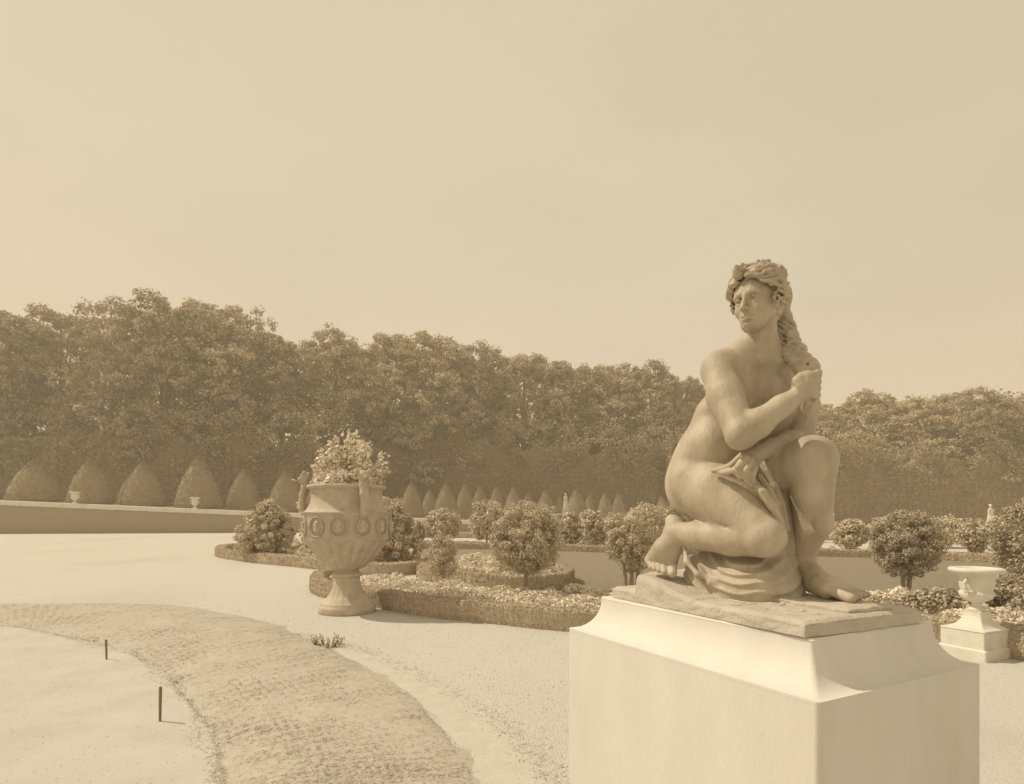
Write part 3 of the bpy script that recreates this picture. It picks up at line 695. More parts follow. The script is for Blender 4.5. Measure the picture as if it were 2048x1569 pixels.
# ------------------------------------------------------------------ pedestal of the statue
C0 = N0-PD*(L_/2)+PS*(S_/2)                       # centre of plinth
yaw = math.atan2(PS[1], PS[0])
def rect_ring(hx, hy, z, r=.014, n=5):
    out = []
    for (sx, sy, a0) in ((1,1,0),(-1,1,pi/2),(-1,-1,pi),(1,-1,3*pi/2)):
        for k in range(n+1):
            a = a0+(pi/2)*k/n; out.append([sx*(hx-r)+r*cos(a), sy*(hy-r)+r*sin(a), z])
    return np.array(out)
def loft(rings, cap=True):
    n = len(rings[0]); V = np.concatenate(rings); F = []
    for i in range(len(rings)-1):
        for j in range(n): F.append([i*n+j, i*n+(j+1) % n, (i+1)*n+(j+1) % n, (i+1)*n+j])
    F4 = np.array(F); F3 = None
    if cap:
        c0, c1 = rings[0].mean(0), rings[-1].mean(0); V = np.vstack([V, c0, c1]); k = len(V)
        F3 = np.array([[(j+1) % n, j, k-2] for j in range(n)]+[[(len(rings)-1)*n+j, (len(rings)-1)*n+(j+1) % n, k-1] for j in range(n)])
    return V, F4, F3
ped = empty('statue_pedestal', (.935, 2.358, 0), yaw+radians(2.4))
tag(ped, 'broad white stone pedestal with hollowed shoulders under the crouching bronze figure', 'pedestal')
ZP = EYE-.368
hx0, hy0 = S_/2+.038, L_/2+.034; hx1, hy1 = .442, .612
rings = []
zt, zb = ZP, EYE-.524
for k in range(21):          # cavetto
    t = k/20; a = t*pi/2
    ox = hx1+(hx0-hx1)*sin(a); oy = hy1+(hy0-hy1)*sin(a); z = zb+.010+(zt-.012-zb-.010)*(1-cos(a))
    rings.append(rect_ring(ox, oy, z))
rings += [rect_ring(hx0+.001, hy0+.001, zt-.006), rect_ring(hx0-.003, hy0-.003, zt)]
rings = [rect_ring(hx1, hy1, zb)]+rings
V, F4, F3 = loft(rings); link('cap', npmesh('cap', V, [F4, F3], M['stone']), ped)
V, F4, F3 = loft([rect_ring(hx1-.0006, hy1-.0006, .10), rect_ring(hx1-.0006, hy1-.0006, zb+.003)]); link('block', npmesh('block', V, [F4, F3], M['stone']), ped)
V, F4, F3 = loft([rect_ring(hx1+.05, hy1+.05, -.05), rect_ring(hx1+.05, hy1+.05, .085), rect_ring(hx1+.03, hy1+.03, .10)]); link('base_step', npmesh('base_step', V, [F4, F3], M['stone']), ped)

# ------------------------------------------------------------------ the big bronze vase
UD = 9.12; UC = np.array([(694-1024)/FPX*UD, UD, 0]); 
urn = empty('bronze_vase', UC); tag(urn, 'big bronze garden vase with medallions, ribbed bowl and horned-head handles, planted with geraniums', 'vase')
URN_A = -pi/2    # towards the camera
def urn_part(name, prof, n=96, mod=None, smooth=True):
    V, F = lathe(prof, n, mod); return link(name, npmesh(name, V, F, M['urn'], smooth=smooth), urn)
urn_part('base', [(0,0),(.425,0),(.43,.015),(.43,.095),(.42,.108),(.405,.112),(.405,.15),(.39,.165),(.35,.185)])
urn_part('foot', [(.36,.18),(.34,.20),(.29,.235),(.25,.28),(.225,.34),(.205,.42),(.195,.50),(.195,.545)], 96,
         lambda R,Z,T: R*(1+.05*np.abs(np.sin(T*9))*np.clip((.52-Z)/.2, 0, 1)*np.clip((Z-.19)/.06, 0, 1)))
urn_part('collar', [(.195,.54),(.225,.555),(.235,.575),(.225,.60),(.195,.615),(.175,.63),(.175,.65),(.20,.665),(.21,.675)])
urn_part('bowl', [(.20,.67),(.27,.69),(.325,.745),(.385,.805),(.45,.88),(.515,.965),(.570,1.04),(.615,1.10),(.62,1.115)], 240,
         lambda R,Z,T: R*(1+.055*(np.abs(np.sin(T*11))-.5)*np.clip((1.11-Z)/.05, 0, 1)*np.clip((Z-.68)/.1, 0.3, 1)))
urn_part('band', [(.615,1.112),(.640,1.12),(.645,1.135),(.635,1.15),(.645,1.17),(.655,1.25),(.66,1.33),(.658,1.42),(.652,1.50),(.662,1.51),(.665,1.525),(.655,1.54),(.64,1.545)])
urn_part('neck', [(.645,1.542),(.62,1.55),(.585,1.60),(.555,1.66),(.535,1.73),(.528,1.80),(.532,1.86),(.545,1.885)])
urn_part('rim', [(.545,1.88),(.575,1.895),(.588,1.92),(.585,1.945),(.565,1.955),(.54,1.95),(.51,1.93),(.50,1.88)], 192, lambda R,Z,T: R*(1+.012*np.abs(np.sin(T*30))*(Z > 1.89)))
V, F = lathe([(0,1.885),(.50,1.89)], 24); link('earth', npmesh('earth', V, F, M['soil']), urn)
# beads round the shoulder
def ico(c, r, squash=1.0):
    t = (1+5**.5)/2; v = np.array([(-1,t,0),(1,t,0),(-1,-t,0),(1,-t,0),(0,-1,t),(0,1,t),(0,-1,-t),(0,1,-t),(t,0,-1),(t,0,1),(-t,0,-1),(-t,0,1)])/np.sqrt(1+t*t)*r
    f = [(0,11,5),(0,5,1),(0,1,7),(0,7,10),(0,10,11),(1,5,9),(5,11,4),(11,10,2),(10,7,6),(7,1,8),(3,9,4),(3,4,2),(3,2,6),(3,6,8),(3,8,9),(4,9,5),(2,4,11),(6,2,10),(8,6,7),(9,8,1)]
    return v*np.array([1,1,squash])+np.array(c), np.array(f)
V, F = ico((0,0,0), .0155); bead_me = npmesh('bead', V, F, M['urn'], smooth=True)
for i in range(84):
    a = i*2*pi/84; link('bead', bead_me, urn, (.664*cos(a), .664*sin(a), 1.530))
# medallions: double ring, raised head inside
def medallion():
    v = Vol((-.16,-.06,-.2), (.16,.06,.2), .0055)
    for (rx, rz, r) in ((.125,.145,.011),(.098,.118,.007)):
        P = [np.array([rx*cos(t), -.012, rz*sin(t)]) for t in np.linspace(0, 2*pi, 25)]; v.chain(P, [r]*25, k=.004)
    v.ell((0, .006, 0), (.10, .012, .118), k=.005)
    v.ell((0, -.012, .028), (.040, .022, .050), k=.012); v.ell((-.028, -.014, .018), (.022, .016, .018), k=.010)
    v.ell((.016, -.014, .048), (.040, .02, .038), k=.01); v.ell((.005, -.010, -.055), (.058, .020, .034), k=.014); v.cap((.004,-.012,.0),(.006,-.010,-.045), .026, .034, k=.01)
    return v.mesh('medallion', M['urn'])
med = medallion()
for i in range(12):
    a = radians(-90+5.1)+i*2*pi/12
    link('medallion', med, urn, (.652*cos(a), .652*sin(a), 1.325), (0, 0, a+pi/2))
def handle_mesh():
    v = Vol((-.16,-.30,-.15), (.20,.16,.72), .008)
    v.chain([np.array(p) for p in [(0,.02,-.03),(0,-.045,.02),(0,-.075,.09),(0,-.075,.18),(0,-.06,.28),(0,-.035,.40),(0,-.025,.48)]], [.040,.046,.048,.044,.050,.048,.046], k=.02)
    v.ell((0,-.035,.53), (.062,.068,.072), k=.03); v.ell((0,-.095,.505), (.032,.045,.034), k=.02)
    for s in (-1,1):
        v.chain([np.array(p) for p in [(s*.035,-.02,.575),(s*.075,-.01,.60),(s*.098,-.03,.575),(s*.090,-.055,.55)]], [.020,.018,.014,.009], k=.01)
        v.ell((s*.03,-.088,.545), (.012,.012,.010), k=.006)
        v.ell((s*.045,.0,.02), (.035,.03,.05), k=.02)
    v.chain([np.array(p) for p in [(-.05,.01,-.03),(0,-.02,-.09),(.05,.01,-.03)]], [.02,.025,.02], k=.02)
    return v.mesh('handle', M['urn'])
hme = handle_mesh()
mb = MB(); mb.tube([np.array([.070*cos(t), 0, .070*sin(t)]) for t in np.linspace(0, 2*pi, 22)], [.010]*22, n=6, caps=False)
ring_me = npmesh('ring', np.concatenate(mb.V), np.concatenate(mb.F4), M['urn'], smooth=True)
for k, ang in enumerate((-90+37, -90-88, -90+158)):
    a = radians(ang); h_ = link('handle', hme, urn, (.605*cos(a), .605*sin(a), 1.50), (0, 0, a+pi/2), (1.35, 1.1, 1.08))
    link('ring', ring_me, h_, (.070, -.11, .47), (radians(70), 0.0, radians(20)))
# geraniums in it
def clump_plant(seed, stems, leaf_sz, fl_sz, n_leaf, fl_frac, spread_leaf=.06):
    gg = np.random.default_rng(seed); P = []; Nn = []; mbp = MB(); fP = []
    for s in stems:
        s = [np.array(q, float) for q in s]; mbp.tube(s, list(np.linspace(.007, .003, len(s))), n=5)
        for k in range(n_leaf):
            t = gg.uniform(.15, 1)*(len(s)-1); i = min(int(t), len(s)-2); c = s[i]*(1-(t-i))+s[i+1]*(t-i)
            d = gg.normal(size=3); d /= np.linalg.norm(d); P.append(c+d*spread_leaf*gg.uniform(.4, 1.2)); Nn.append(d+np.array([0,0,.5]))
        if gg.random() < fl_frac:
            for k in range(26):
                d = gg.normal(size=3); d /= np.linalg.norm(d); fP.append(s[-1]+d*.045)
    return np.array(P), np.array(Nn), mbp, np.array(fP) if fP else np.zeros((0,3))
stems = []; gg = np.random.default_rng(21)
for (px, py) in [(665,875),(672,880),(682,900),(708,862),(712,870),(722,885),(700,880),(640,905),(648,915),(740,925),(765,922),(772,935),(760,945),(690,915),(735,905),(655,930),(630,945),(715,900),(660,890),(700,905),(725,895),(745,945),(645,930),(675,940),(695,872),(632,925),(768,905),(738,890)]:
    e = W(px, py, UD+gg.uniform(-.3,.3))-UC; b0 = np.array([e[0]*.45+gg.normal()*.05, e[1]*.4, 1.90]); m = (b0+e)/2+np.array([e[0]*.12, 0, .04]); stems.append([b0, m, e])
for i in range(120):
    a = gg.uniform(0, 2*pi); r_ = .52*math.sqrt(gg.random()); hgt = gg.uniform(.08, .26)*(1.25-r_)
    b0 = np.array([r_*cos(a)*.8, r_*sin(a)*.8, 1.89]); stems.append([b0, b0+np.array([cos(a)*.03, sin(a)*.03, hgt*.5]), b0+np.array([cos(a)*.09, sin(a)*.09, hgt])])
P, Nn, mbp, fP = clump_plant(3, stems, .06, .03, 70, .45, .085)
ger = empty('geranium_planting', (UC[0], UC[1], 1.9)); tag(ger, 'leggy geraniums with pale blossoms growing out of the big bronze vase', 'flowers')
off = np.array([0,0,-1.9])
V, F, rn = leaves(P+off, Nn, .058, 5, aspect=.9, jitter=.7); link('foliage', npmesh('foliage', V, F, M['leaf_shrub'], rnd=rn), ger)
V, F, rn = leaves(fP+off, np.tile([[0,0,1.]], (len(fP),1)), .034, 6, aspect=.9); link('blossom', npmesh('blossom', V, F, M['flower'], rnd=rn), ger)
for q in range(len(mbp.V)): mbp.V[q] = mbp.V[q]+off
mbp.build('stem', M['wood'], ger)
print('urn', time.time()-T0)

# ------------------------------------------------------------------ white vase at the right on its own pedestal
VD = 6.3; VC = np.array([(1953-1024)/FPX*VD, VD, 0])
def white_vase_meshes():
    prof = [(0,0),(.085,0),(.085,.02),(.06,.035),(.042,.07),(.045,.095),(.09,.11),(.135,.135),(.158,.175),(.163,.21),(.150,.225),(.150,.24),(.160,.26),(.165,.33),(.172,.40),(.178,.415),(.20,.425),(.245,.435),(.262,.445),(.268,.46),(.268,.475),(.255,.488),(.22,.492),(.19,.48),(.15,.44),(.10,.43),(0,.43)]
    V, F = lathe(prof, 64, lambda R,Z,T: R*(1+.05*np.abs(np.sin(T*9))*(Z > .10)*(Z < .215)*1.0+.03*np.maximum(0, np.sin(T*5+1)*np.sin(Z*60))*(Z > .26)*(Z < .41)))
    b = npmesh('bowl', V, F, M['marble'], smooth=True)
    v = Vol((-.06,-.09,-.10), (.06,.05,.12), .006)
    v.chain([np.array(p) for p in [(0,.0,-.06),(0,-.045,-.03),(0,-.05,.03),(0,-.02,.07)]], [.014,.018,.016,.014], k=.01); v.ell((0,-.03,-.065), (.03,.025,.03), k=.01)
    return b, v.mesh('handle', M['marble'])
vb_me, vh_me = white_vase_meshes()
def white_vase(loc, rz, scale, label, group=None):
    t = empty('white_vase', loc, rz); t.scale = (scale,)*3; tag(t, label, 'vase', group)
    link('bowl', vb_me, t)
    for a in (0, pi): link('handle', vh_me, t, (.175*cos(a), .175*sin(a), .30), (0, 0, a+pi/2))
    return t
VYAW = radians(24)
vp = empty('vase_pedestal', VC, VYAW); tag(vp, 'white stone pedestal with hollow shoulders under the white vase at right', 'pedestal')
V, F4, F3 = loft([rect_ring(.285,.235,-.03), rect_ring(.285,.235,.10), rect_ring(.27,.22,.115)]); link('base_step', npmesh('base_step', V, [F4, F3], M['marble']), vp)
V, F4, F3 = loft([rect_ring(.262,.212,.113), rect_ring(.262,.212,.285)]); link('block', npmesh('block', V, [F4, F3], M['marble']), vp)
rr_ = [rect_ring(.262,.212,.287), rect_ring(.268,.218,.295), rect_ring(.262,.212,.305)]
for k in range(8):
    a = k/7*pi/2; rr_.append(rect_ring(.255+(.088-.255)*sin(a), .205+(.088-.205)*sin(a), .305+(.46-.305)*(1-cos(a))))
rr_ += [rect_ring(.09,.09,.475), rect_ring(.088,.088,.478)]
V, F4, F3 = loft(rr_); link('shoulder', npmesh('shoulder', V, [F4, F3], M['marble']), vp)
white_vase((VC[0], VC[1], .479), VYAW, .93, 'carved white vase with broad flat rim on the pedestal near the right edge')

# ------------------------------------------------------------------ stakes and small plant in the foreground
mb = MB()
def stake(px, py0, py1, label, lean):
    p = G(px, py1); d = p[1]; h_ = (py1-py0)/FPX*d
    m_ = MB(); m_.tube([(0,0,-.05),(lean*.4,0,h_*.5),(lean,0,h_)], [.008,.010,.011], n=6)
    o = m_.build('wooden_stake', M['wood'], loc=p); tag(o, label, 'stake', 'stakes in the worn sand')
stake(213, 1280, 1320, 'short wooden stake at the edge of the turf, the farther of two', -.004)
stake(320, 1374, 1444, 'taller wooden stake standing in open sand, the nearer of two', .004)
sp_ = G(655, 1293); gg = np.random.default_rng(4); stems = []
for i in range(26):
    a = gg.uniform(0, 2*pi); r_ = .13*math.sqrt(gg.random()); b0 = np.array([r_*cos(a), r_*sin(a), .0]); stems.append([b0, b0+np.array([cos(a)*.03, sin(a)*.03, .05]), b0+np.array([cos(a)*.06, sin(a)*.04, .10*gg.uniform(.6,1.3)])])
P, Nn, mbp, fP = clump_plant(8, stems, .03, .02, 9, .25, .025)
pt = empty('small_plant', sp_); tag(pt, 'small leafy tuft at the outer edge of the turf bank before the bronze vase', 'plant')
V, F, rn = leaves(P, Nn, .035, 5, aspect=.7); link('foliage', npmesh('foliage', V, F, M['leaf_shrub'], rnd=rn), pt)
mbp.build('stem', M['wood'], pt)

# ------------------------------------------------------------------ ramp wall with coping, terrace behind it, small vases
WA = np.array([-39.2, 46.6]); WDIR = np.array([16.7, 2.6]); WDIR = WDIR/np.linalg.norm(WDIR)
def wall_pt(x): t = (x-WA[0])/WDIR[0]; return WA+WDIR*t
def wall_top(x): return max(.05, 2.57-.0452*(x+39.2))
rw = empty('ramp_wall', (-39.2, 46.6, 0)); tag(rw, 'long shaded hedge-green retaining wall whose pale coping slopes down to the right', 'wall')
xs = np.linspace(-75, 14, 120)
def wall_strip(name, z0f, z1f, off0, off1, material, nz=6, rough=.0):
    rows = []
    V = []
    for x in xs:
        p = wall_pt(x); nrmv = np.array([-WDIR[1], WDIR[0]])
        a = p-nrmv*off1; b = p+nrmv*off0
        V += [[a[0], a[1], z0f(x)]]+[[a[0], a[1], z0f(x)+(z1f(x)-z0f(x))*k/nz] for k in range(1, nz+1)]+[[b[0], b[1], z1f(x)], [b[0], b[1], z0f(x)]]
    m = nz+3; V = np.array(V); V[:,1] += vnoise(V, 1.5)*rough+vnoise(V, 5)*rough*.5
    F = grid_faces(len(xs), m, wrap_v=True); V -= np.array([-39.2, 46.6, 0])
    caps = np.array([list(range(m))]), np.array([list(range((len(xs)-1)*m, len(xs)*m))[::-1]])
    return link(name, npmesh(name, V, F, material), rw)
wall_strip('face', lambda x: -.1, lambda x: wall_top(x)-.36, .5, 0, M['wall'], rough=.05)
cx = np.linspace(-75, 14, 60)
for i in range(59):          # coping stones laid end to end
    a, b = cx[i]+.012, cx[i+1]-.012; pa, pb = wall_pt(a), wall_pt(b); nv = np.array([-WDIR[1], WDIR[0]])
    V = []
    for (p, x) in ((pa, a), (pb, b)):
        for (o_, dz) in ((-.10,-.35),(-.12,-.30),(-.12,-.03),(-.08,0),(.5,0),(.5,-.35)):
            q = p+nv*o_; V.append([q[0]+39.2, q[1]-46.6, wall_top(x)+dz+.01])
    F = [[k, (k+1) % 6, 6+(k+1) % 6, 6+k] for k in range(6)]
    V = np.array(V); F = np.array(F); V2 = np.vstack([V, V[:6].mean(0), V[6:].mean(0)]); F3 = np.array([[(k+1) % 6, k, 12] for k in range(6)]+[[6+k, 6+(k+1) % 6, 13] for k in range(6)])
    link('coping_stone', npmesh('coping_stone', V2, [F, F3], M['stone']), rw)
tv = []; 
for x in xs:
    p = wall_pt(x); tv += [[p[0], p[1]+.45, wall_top(x)-.05], [p[0], 170, wall_top(x)-.05]]
me = npmesh('terrace', np.array(tv), grid_faces(len(xs), 2), M['lawn']); 
if me.polygons[0].normal.z < 0: me.flip_normals()
tag(link('terrace', me), 'raised ground behind the ramp wall', kind='structure')
for (px, lab) in ((147, 'small white vase on the sloping wall coping, leftmost of its row'), (388, 'small white vase on the wall coping before the tall fourth yew cone'), (600, 'small white vase on the coping just left of the big bronze vase')):
    x = (px-1024)/FPX*47.5
    for _ in range(5): x = (px-1024)/FPX*wall_pt(x)[1]
    p = wall_pt(x); wv = white_vase((x, p[1]+.16, wall_top(x)+.10), radians(9), 1.55, lab); wv.scale = (1.45, 1.45, 1.75)
    bk = MB(); bk.box((0,0,-.02), (.20,.20,.09)); bk.build('foot_block', M['marble'], wv)
pp = W(1113, 1085, 27.0); post = empty('vase_post', (pp[0], 27.0, 0)); tag(post, 'slender white pillar carrying a vase among the middle shrubs', 'pedestal')
m_ = MB(); m_.box((0,0,.45), (.26,.26,.9)); m_.build('shaft', M['marble'], post); m_ = MB(); m_.box((0,0,.95), (.36,.36,.10)); m_.build('cap', M['marble'], post); m_ = MB(); m_.box((0,0,.03), (.5,.5,.14)); m_.build('base_step', M['marble'], post)
white_vase((pp[0], 27.0, 1.0), .3, 1.1, 'small white vase on a slender pillar among the shrubs right of the large dome shrub')

# far marble figures
def draped_figure(seed=0, arm=True):
    v = Vol((-.55,-.45,-.02), (.55,.45,2.0), .022)
    v.ell((0,0,.30), (.24,.20,.42), k=.1); v.ell((.02,0,.75), (.20,.16,.32), k=.1); v.ell((0,0,1.05), (.16,.13,.20), k=.08); v.ell((0,.0,1.28), (.19,.12,.16), k=.08)
    v.cap((0,0,1.40), (0,0,1.52), .055, .05, k=.04); v.ell((0,-.01,1.63), (.085,.10,.115), k=.03); v.ell((0,.03,1.66), (.095,.095,.09), k=.03)
    for s in (-1,1):
        v.cap((s*.17,0,1.37), (s*.24,-.02,1.12), .06, .05, k=.04)
    v.cap((-.24,-.02,1.12), (-.08,-.17,1.05), .048, .036, k=.03); v.ell((-.06,-.18,1.05), (.04,.03,.035), k=.02)
    v.cap((.24,-.02,1.12), (.20,-.13,1.34), .048, .036, k=.03); v.ell((.19,-.14,1.38), (.03,.03,.045), k=.02)
    for j in range(11):
        a = j*2*pi/11+.3; v.chain([np.array(p) for p in [(.17*cos(a), .14*sin(a), 1.0), (.22*cos(a+.1), .18*sin(a+.1), .6), (.27*cos(a), .22*sin(a), .02)]], [.018,.028,.034], k=.03)
    v.cap((-.17,-.06,1.34), (.20,-.12,.80), .035, .045, k=.03)
    return v.mesh('figure', M['marble'])
fig_me = draped_figure()
def marble_statue(px, py_base, d, h, label, rz, ped=.4):
    x = (px-1024)/FPX*d; z = EYE-(py_base-1030)/FPX*d
    ps_ = empty('stone_pedestal', (x, d, 0)); tag(ps_, label[1], 'pedestal')
    m_ = MB(); m_.box((0,0,z/2), (.55,.55,max(z-.16,.02))); m_.build('shaft', M['marble'], ps_); m_ = MB(); m_.box((0,0,z-.045), (.68,.68,.09)); m_.build('cap', M['marble'], ps_); m_ = MB(); m_.box((0,0,.03), (.85,.85,.12)); m_.build('base_step', M['marble'], ps_)
    s = empty('marble_statue', (x, d, z), rz); tag(s, label[0], 'statue'); o = link('figure', fig_me, s, scale=(h/1.75,)*3); m_ = MB(); m_.box((0,0,-.001+.02), (.5*h/1.75,.46*h/1.75,.05)); m_.build('plinth', M['marble'], s)
marble_statue(1981, 1056, 36, 1.45, ('far white draped statue nearest the right edge', 'white pedestal under the far statue nearest the right edge'), .3)
marble_statue(1665, 1045, 46, .92, ('tiny far white statue just right of the bronze knee', 'white pedestal of the tiny statue beside the bronze knee'), -.5)
marble_statue(1842, 1047, 46, .88, ('tiny far white statue half hidden behind the round tree at right', 'white pedestal behind the round standard tree at right'), 1.2)
marble_statue(1131, 1019, 62, 1.7, ('pale far statue standing between two yew cones in the middle', 'pale pedestal hidden between the middle yew cones'), .8)
# bright low walls / benches glimpsed at right
def low_block(px0, px1, py0, py1, d, label):
    a = W(px0, py0, d); b = W(px1, py1, d); m_ = MB(); w = b[0]-a[0]
    t = empty('stone_kerb_block', ((a[0]+b[0])/2, d, 0)); tag(t, label, 'low wall')
    z0 = max(b[2], 0)
    m_.box((0,.3,(a[2]+0)/2-.06), (w,.6,a[2]-.12)); m_.build('block', M['stone'], t)
    m_ = MB(); m_.box((0,.3,a[2]-.055), (w+.08,.68,.11)); m_.build('coping', M['marble'], t)
print('structures', time.time()-T0)
# ------------------------------------------------------------------ box edged flower beds
def hedge(pts, w, h, label, seed=0, closed=False, leaf=.022, dens=1500, maxl=16000):
    P = np.asarray(pts)[:, :2]; n = len(P)
    seg = np.linalg.norm(np.diff(P, axis=0), axis=1); L = np.concatenate([[0], np.cumsum(seg)]); m = max(8, int(L[-1]/.10)); m = min(m, 260)
    s = np.linspace(0, L[-1], m); X = np.interp(s, L, P[:,0]); Y = np.interp(s, L, P[:,1])
    T = np.stack([np.gradient(X), np.gradient(Y)], 1); T /= np.linalg.norm(T, axis=1)[:,None]+1e-9; Nn = np.stack([-T[:,1], T[:,0]], 1)
    prof = [(-.5,0),(-.51,.35),(-.5,.8),(-.46,.95),(-.36,1.0),(0,1.01),(.36,1.0),(.46,.95),(.5,.8),(.51,.35),(.5,0)]
    V = np.array([[X[i]+Nn[i,0]*a*w, Y[i]+Nn[i,1]*a*w, b*h] for i in range(m) for (a, b) in prof]); k = len(prof)
    dn = vnoise(V+seed, 2.5)*.018+vnoise(V+seed, 9)*.012+vnoise(V+seed, 26)*.008
    V[:,2] += dn*(V[:,2] > .02); V[:,0] += vnoise(V+seed+7, 8)*.016; V[:,1] += vnoise(V+seed+9, 8)*.016
    F = grid_faces(m, k)[:, ::-1]; c0 = V[:k].mean(0); c1 = V[-k:].mean(0); base = len(V); V2 = np.vstack([V, c0, c1])
    F3 = np.array([[i+1, i, base] for i in range(k-1)]+[[(m-1)*k+i, (m-1)*k+i+1, base+1] for i in range(k-1)])
    org = np.array([X.mean(), Y.mean(), 0]); t = empty('box_hedge', org); tag(t, label, 'hedge')
    link('core', npmesh('core', V2-org, [F, F3], M['hedge_core']), t)
    g = np.random.default_rng(seed+100); nl = int(min(maxl, L[-1]*dens)); fi = g.integers(0, len(F), nl); wts = g.dirichlet([1,1,1,1], nl)
    P3 = (V[F[fi]]*wts[:,:,None]).sum(1); a = V[F[fi][:,1]]-V[F[fi][:,0]]; b = V[F[fi][:,3]]-V[F[fi][:,0]]; nn = np.cross(a, b); nn /= np.linalg.norm(nn, axis=1)[:,None]+1e-9
    c = np.stack([X[np.clip(fi//(k-1), 0, m-1)], Y[np.clip(fi//(k-1), 0, m-1)], np.full(nl, h*.4)], 1); flip = np.sign(((P3-c)*nn).sum(1)); nn *= flip[:,None]
    Vl, Fl, rn = leaves(P3-org+nn*g.uniform(-.004, .016, nl)[:,None], nn, leaf, seed, aspect=.75, jitter=.55)
    link('foliage', npmesh('foliage', Vl, Fl, M['leaf_hedge'], rnd=rn), t)
    return t
def flowers(poly, n, h, label, seed=0, leaf=.05, blossom=.3, name='flower_bed', hv=.4, cell=.35):
    """dense bedding: clumps of leaves and blossoms scattered in a polygon"""
    P = np.asarray(poly)[:, :2]; g = np.random.default_rng(seed); lo_, hi_ = P.min(0), P.max(0); pts = []
    while len(pts) < n:
        q = lo_+(hi_-lo_)*g.random((4000, 2)); ins = np.zeros(len(q), bool); j = len(P)-1
        for i in range(len(P)):
            c = ((P[i,1] > q[:,1]) != (P[j,1] > q[:,1])) & (q[:,0] < (P[j,0]-P[i,0])*(q[:,1]-P[i,1])/(P[j,1]-P[i,1]+1e-12)+P[i,0]); ins ^= c; j = i
        pts += list(q[ins])
    q = np.array(pts[:n]); r = 0.09
    Z3 = np.c_[q, np.zeros(n)]; hh = h*(1+hv*1.3*vnoise(Z3+seed, 1/cell)+.55*vnoise(Z3+seed+3, 5.0))
    per = 26; ctr = np.c_[q, hh]; 
    d = g.normal(size=(n, per, 3)); d /= np.linalg.norm(d, axis=2)[:,:,None]; d[:,:,2] = np.abs(d[:,:,2])-.35
    isf = (vnoise(Z3+seed+11, 2.2)+.6*g.normal(size=n)) > (1-2*blossom)*.55
    rad = r*g.uniform(.6, 1.3, (n, 1, 1)); LP = (ctr[:,None]+d*rad*np.array([1,1,.8])).reshape(-1, 3); LN = (d+np.array([0,0,.35])).reshape(-1, 3)
    m = np.repeat(isf, per) & (g.random(n*per) < .62)
    obj = empty(name, np.append(q.mean(0), 0)); o_ = np.append(q.mean(0), 0)
    Vl, Fl, rn = leaves(LP[~m]-o_, LN[~m], leaf, seed, aspect=.7, jitter=.6)
    Vf, Ff, rf = leaves(LP[m]-o_, LN[m], leaf*1.0, seed+1, aspect=.95, jitter=.5)
    bpy.data.objects.remove(obj)
    me = npmesh(name, np.vstack([Vl, Vf]), np.vstack([Fl, Ff+len(Vl)]), M['leaf_shrub'], rnd=np.concatenate([rn, rf])); me.materials.append(M['flower'])
    mi = np.zeros(len(Fl)+len(Ff), np.int32); mi[len(Fl):] = 1; me.polygons.foreach_set('material_index', mi)
    tag(link(name, me, loc=o_), label, 'flower bed', kind='stuff')
    return obj
def soil(poly, label): tag(sheet('bed_soil', poly, .012, M['soil']), label, kind='structure')

# front bed
fb_f = smooth_open([G(700,1163), G(648,1166), G(634,1180), G(650,1192), G(700,1203), G(760,1213), G(850,1230), G(1000,1246), G(1130,1259), G(1250,1262), G(1330,1240)], 7)
hedge(fb_f, .26, .27, 'low box hedge along the front bed from the bronze vase to the statue pedestal', 1, dens=5200, maxl=40000)
poly = np.vstack([smooth_open([G(665,1180), G(720,1196), G(850,1222), G(1000,1237), G(1130,1248), G(1280,1252)], 6), smooth_open([G(1300,1212), G(1150,1206), G(1050,1204), G(950,1199), G(850,1190), G(760,1180), G(690,1174)], 6)])
soil(poly, 'dark earth of the front flower bed'); flowers(poly, 1500, .19, 'pale bedding flowers filling the front bed between the vase and the pedestal', 5, leaf=.045, blossom=.42)
# left rear bed
lb = smooth_open([G(520,1098), G(455,1104), G(442,1110), G(450,1116), G(520,1126), G(600,1134), G(660,1141), G(730,1149), G(800,1150), G(866,1139), G(872,1130)], 7)
hedge(lb, .34, .30, 'low box hedge round the left rear bed behind the bronze vase', 2, dens=1500, maxl=16000, leaf=.045)
poly = np.vstack([smooth_open([G(465,1110), G(530,1120), G(650,1133), G(730,1141), G(800,1142), G(850,1134)], 5), smooth_open([G(840,1112), G(700,1103), G(560,1099), G(490,1100)], 5)])
soil(poly, 'dark earth of the left rear bed'); flowers(poly, 1300, .30, 'mixed bedding plants in the left rear bed behind the bronze vase', 6, leaf=.085, blossom=.3, cell=.7)
# middle oval bed
mo = smooth_loop([G(846,1156), G(880,1165), G(950,1175), G(1030,1181), G(1100,1179), G(1132,1170), G(1125,1158), G(1060,1146), G(960,1138), G(880,1140)], 6); mo = np.vstack([mo, mo[:2]])
hedge(mo, .28, .30, 'low box hedge round the small oval bed under the dome shrub', 3, dens=2000, maxl=20000, leaf=.038)
poly = smooth_loop([G(862,1156), G(900,1164), G(960,1171), G(1040,1176), G(1110,1170), G(1110,1160), G(1050,1149), G(960,1142), G(885,1144)], 5)
soil(poly, 'dark earth of the oval bed'); flowers(poly, 800, .30, 'mounded pale flowers in the small oval bed', 7, leaf=.055, blossom=.5)
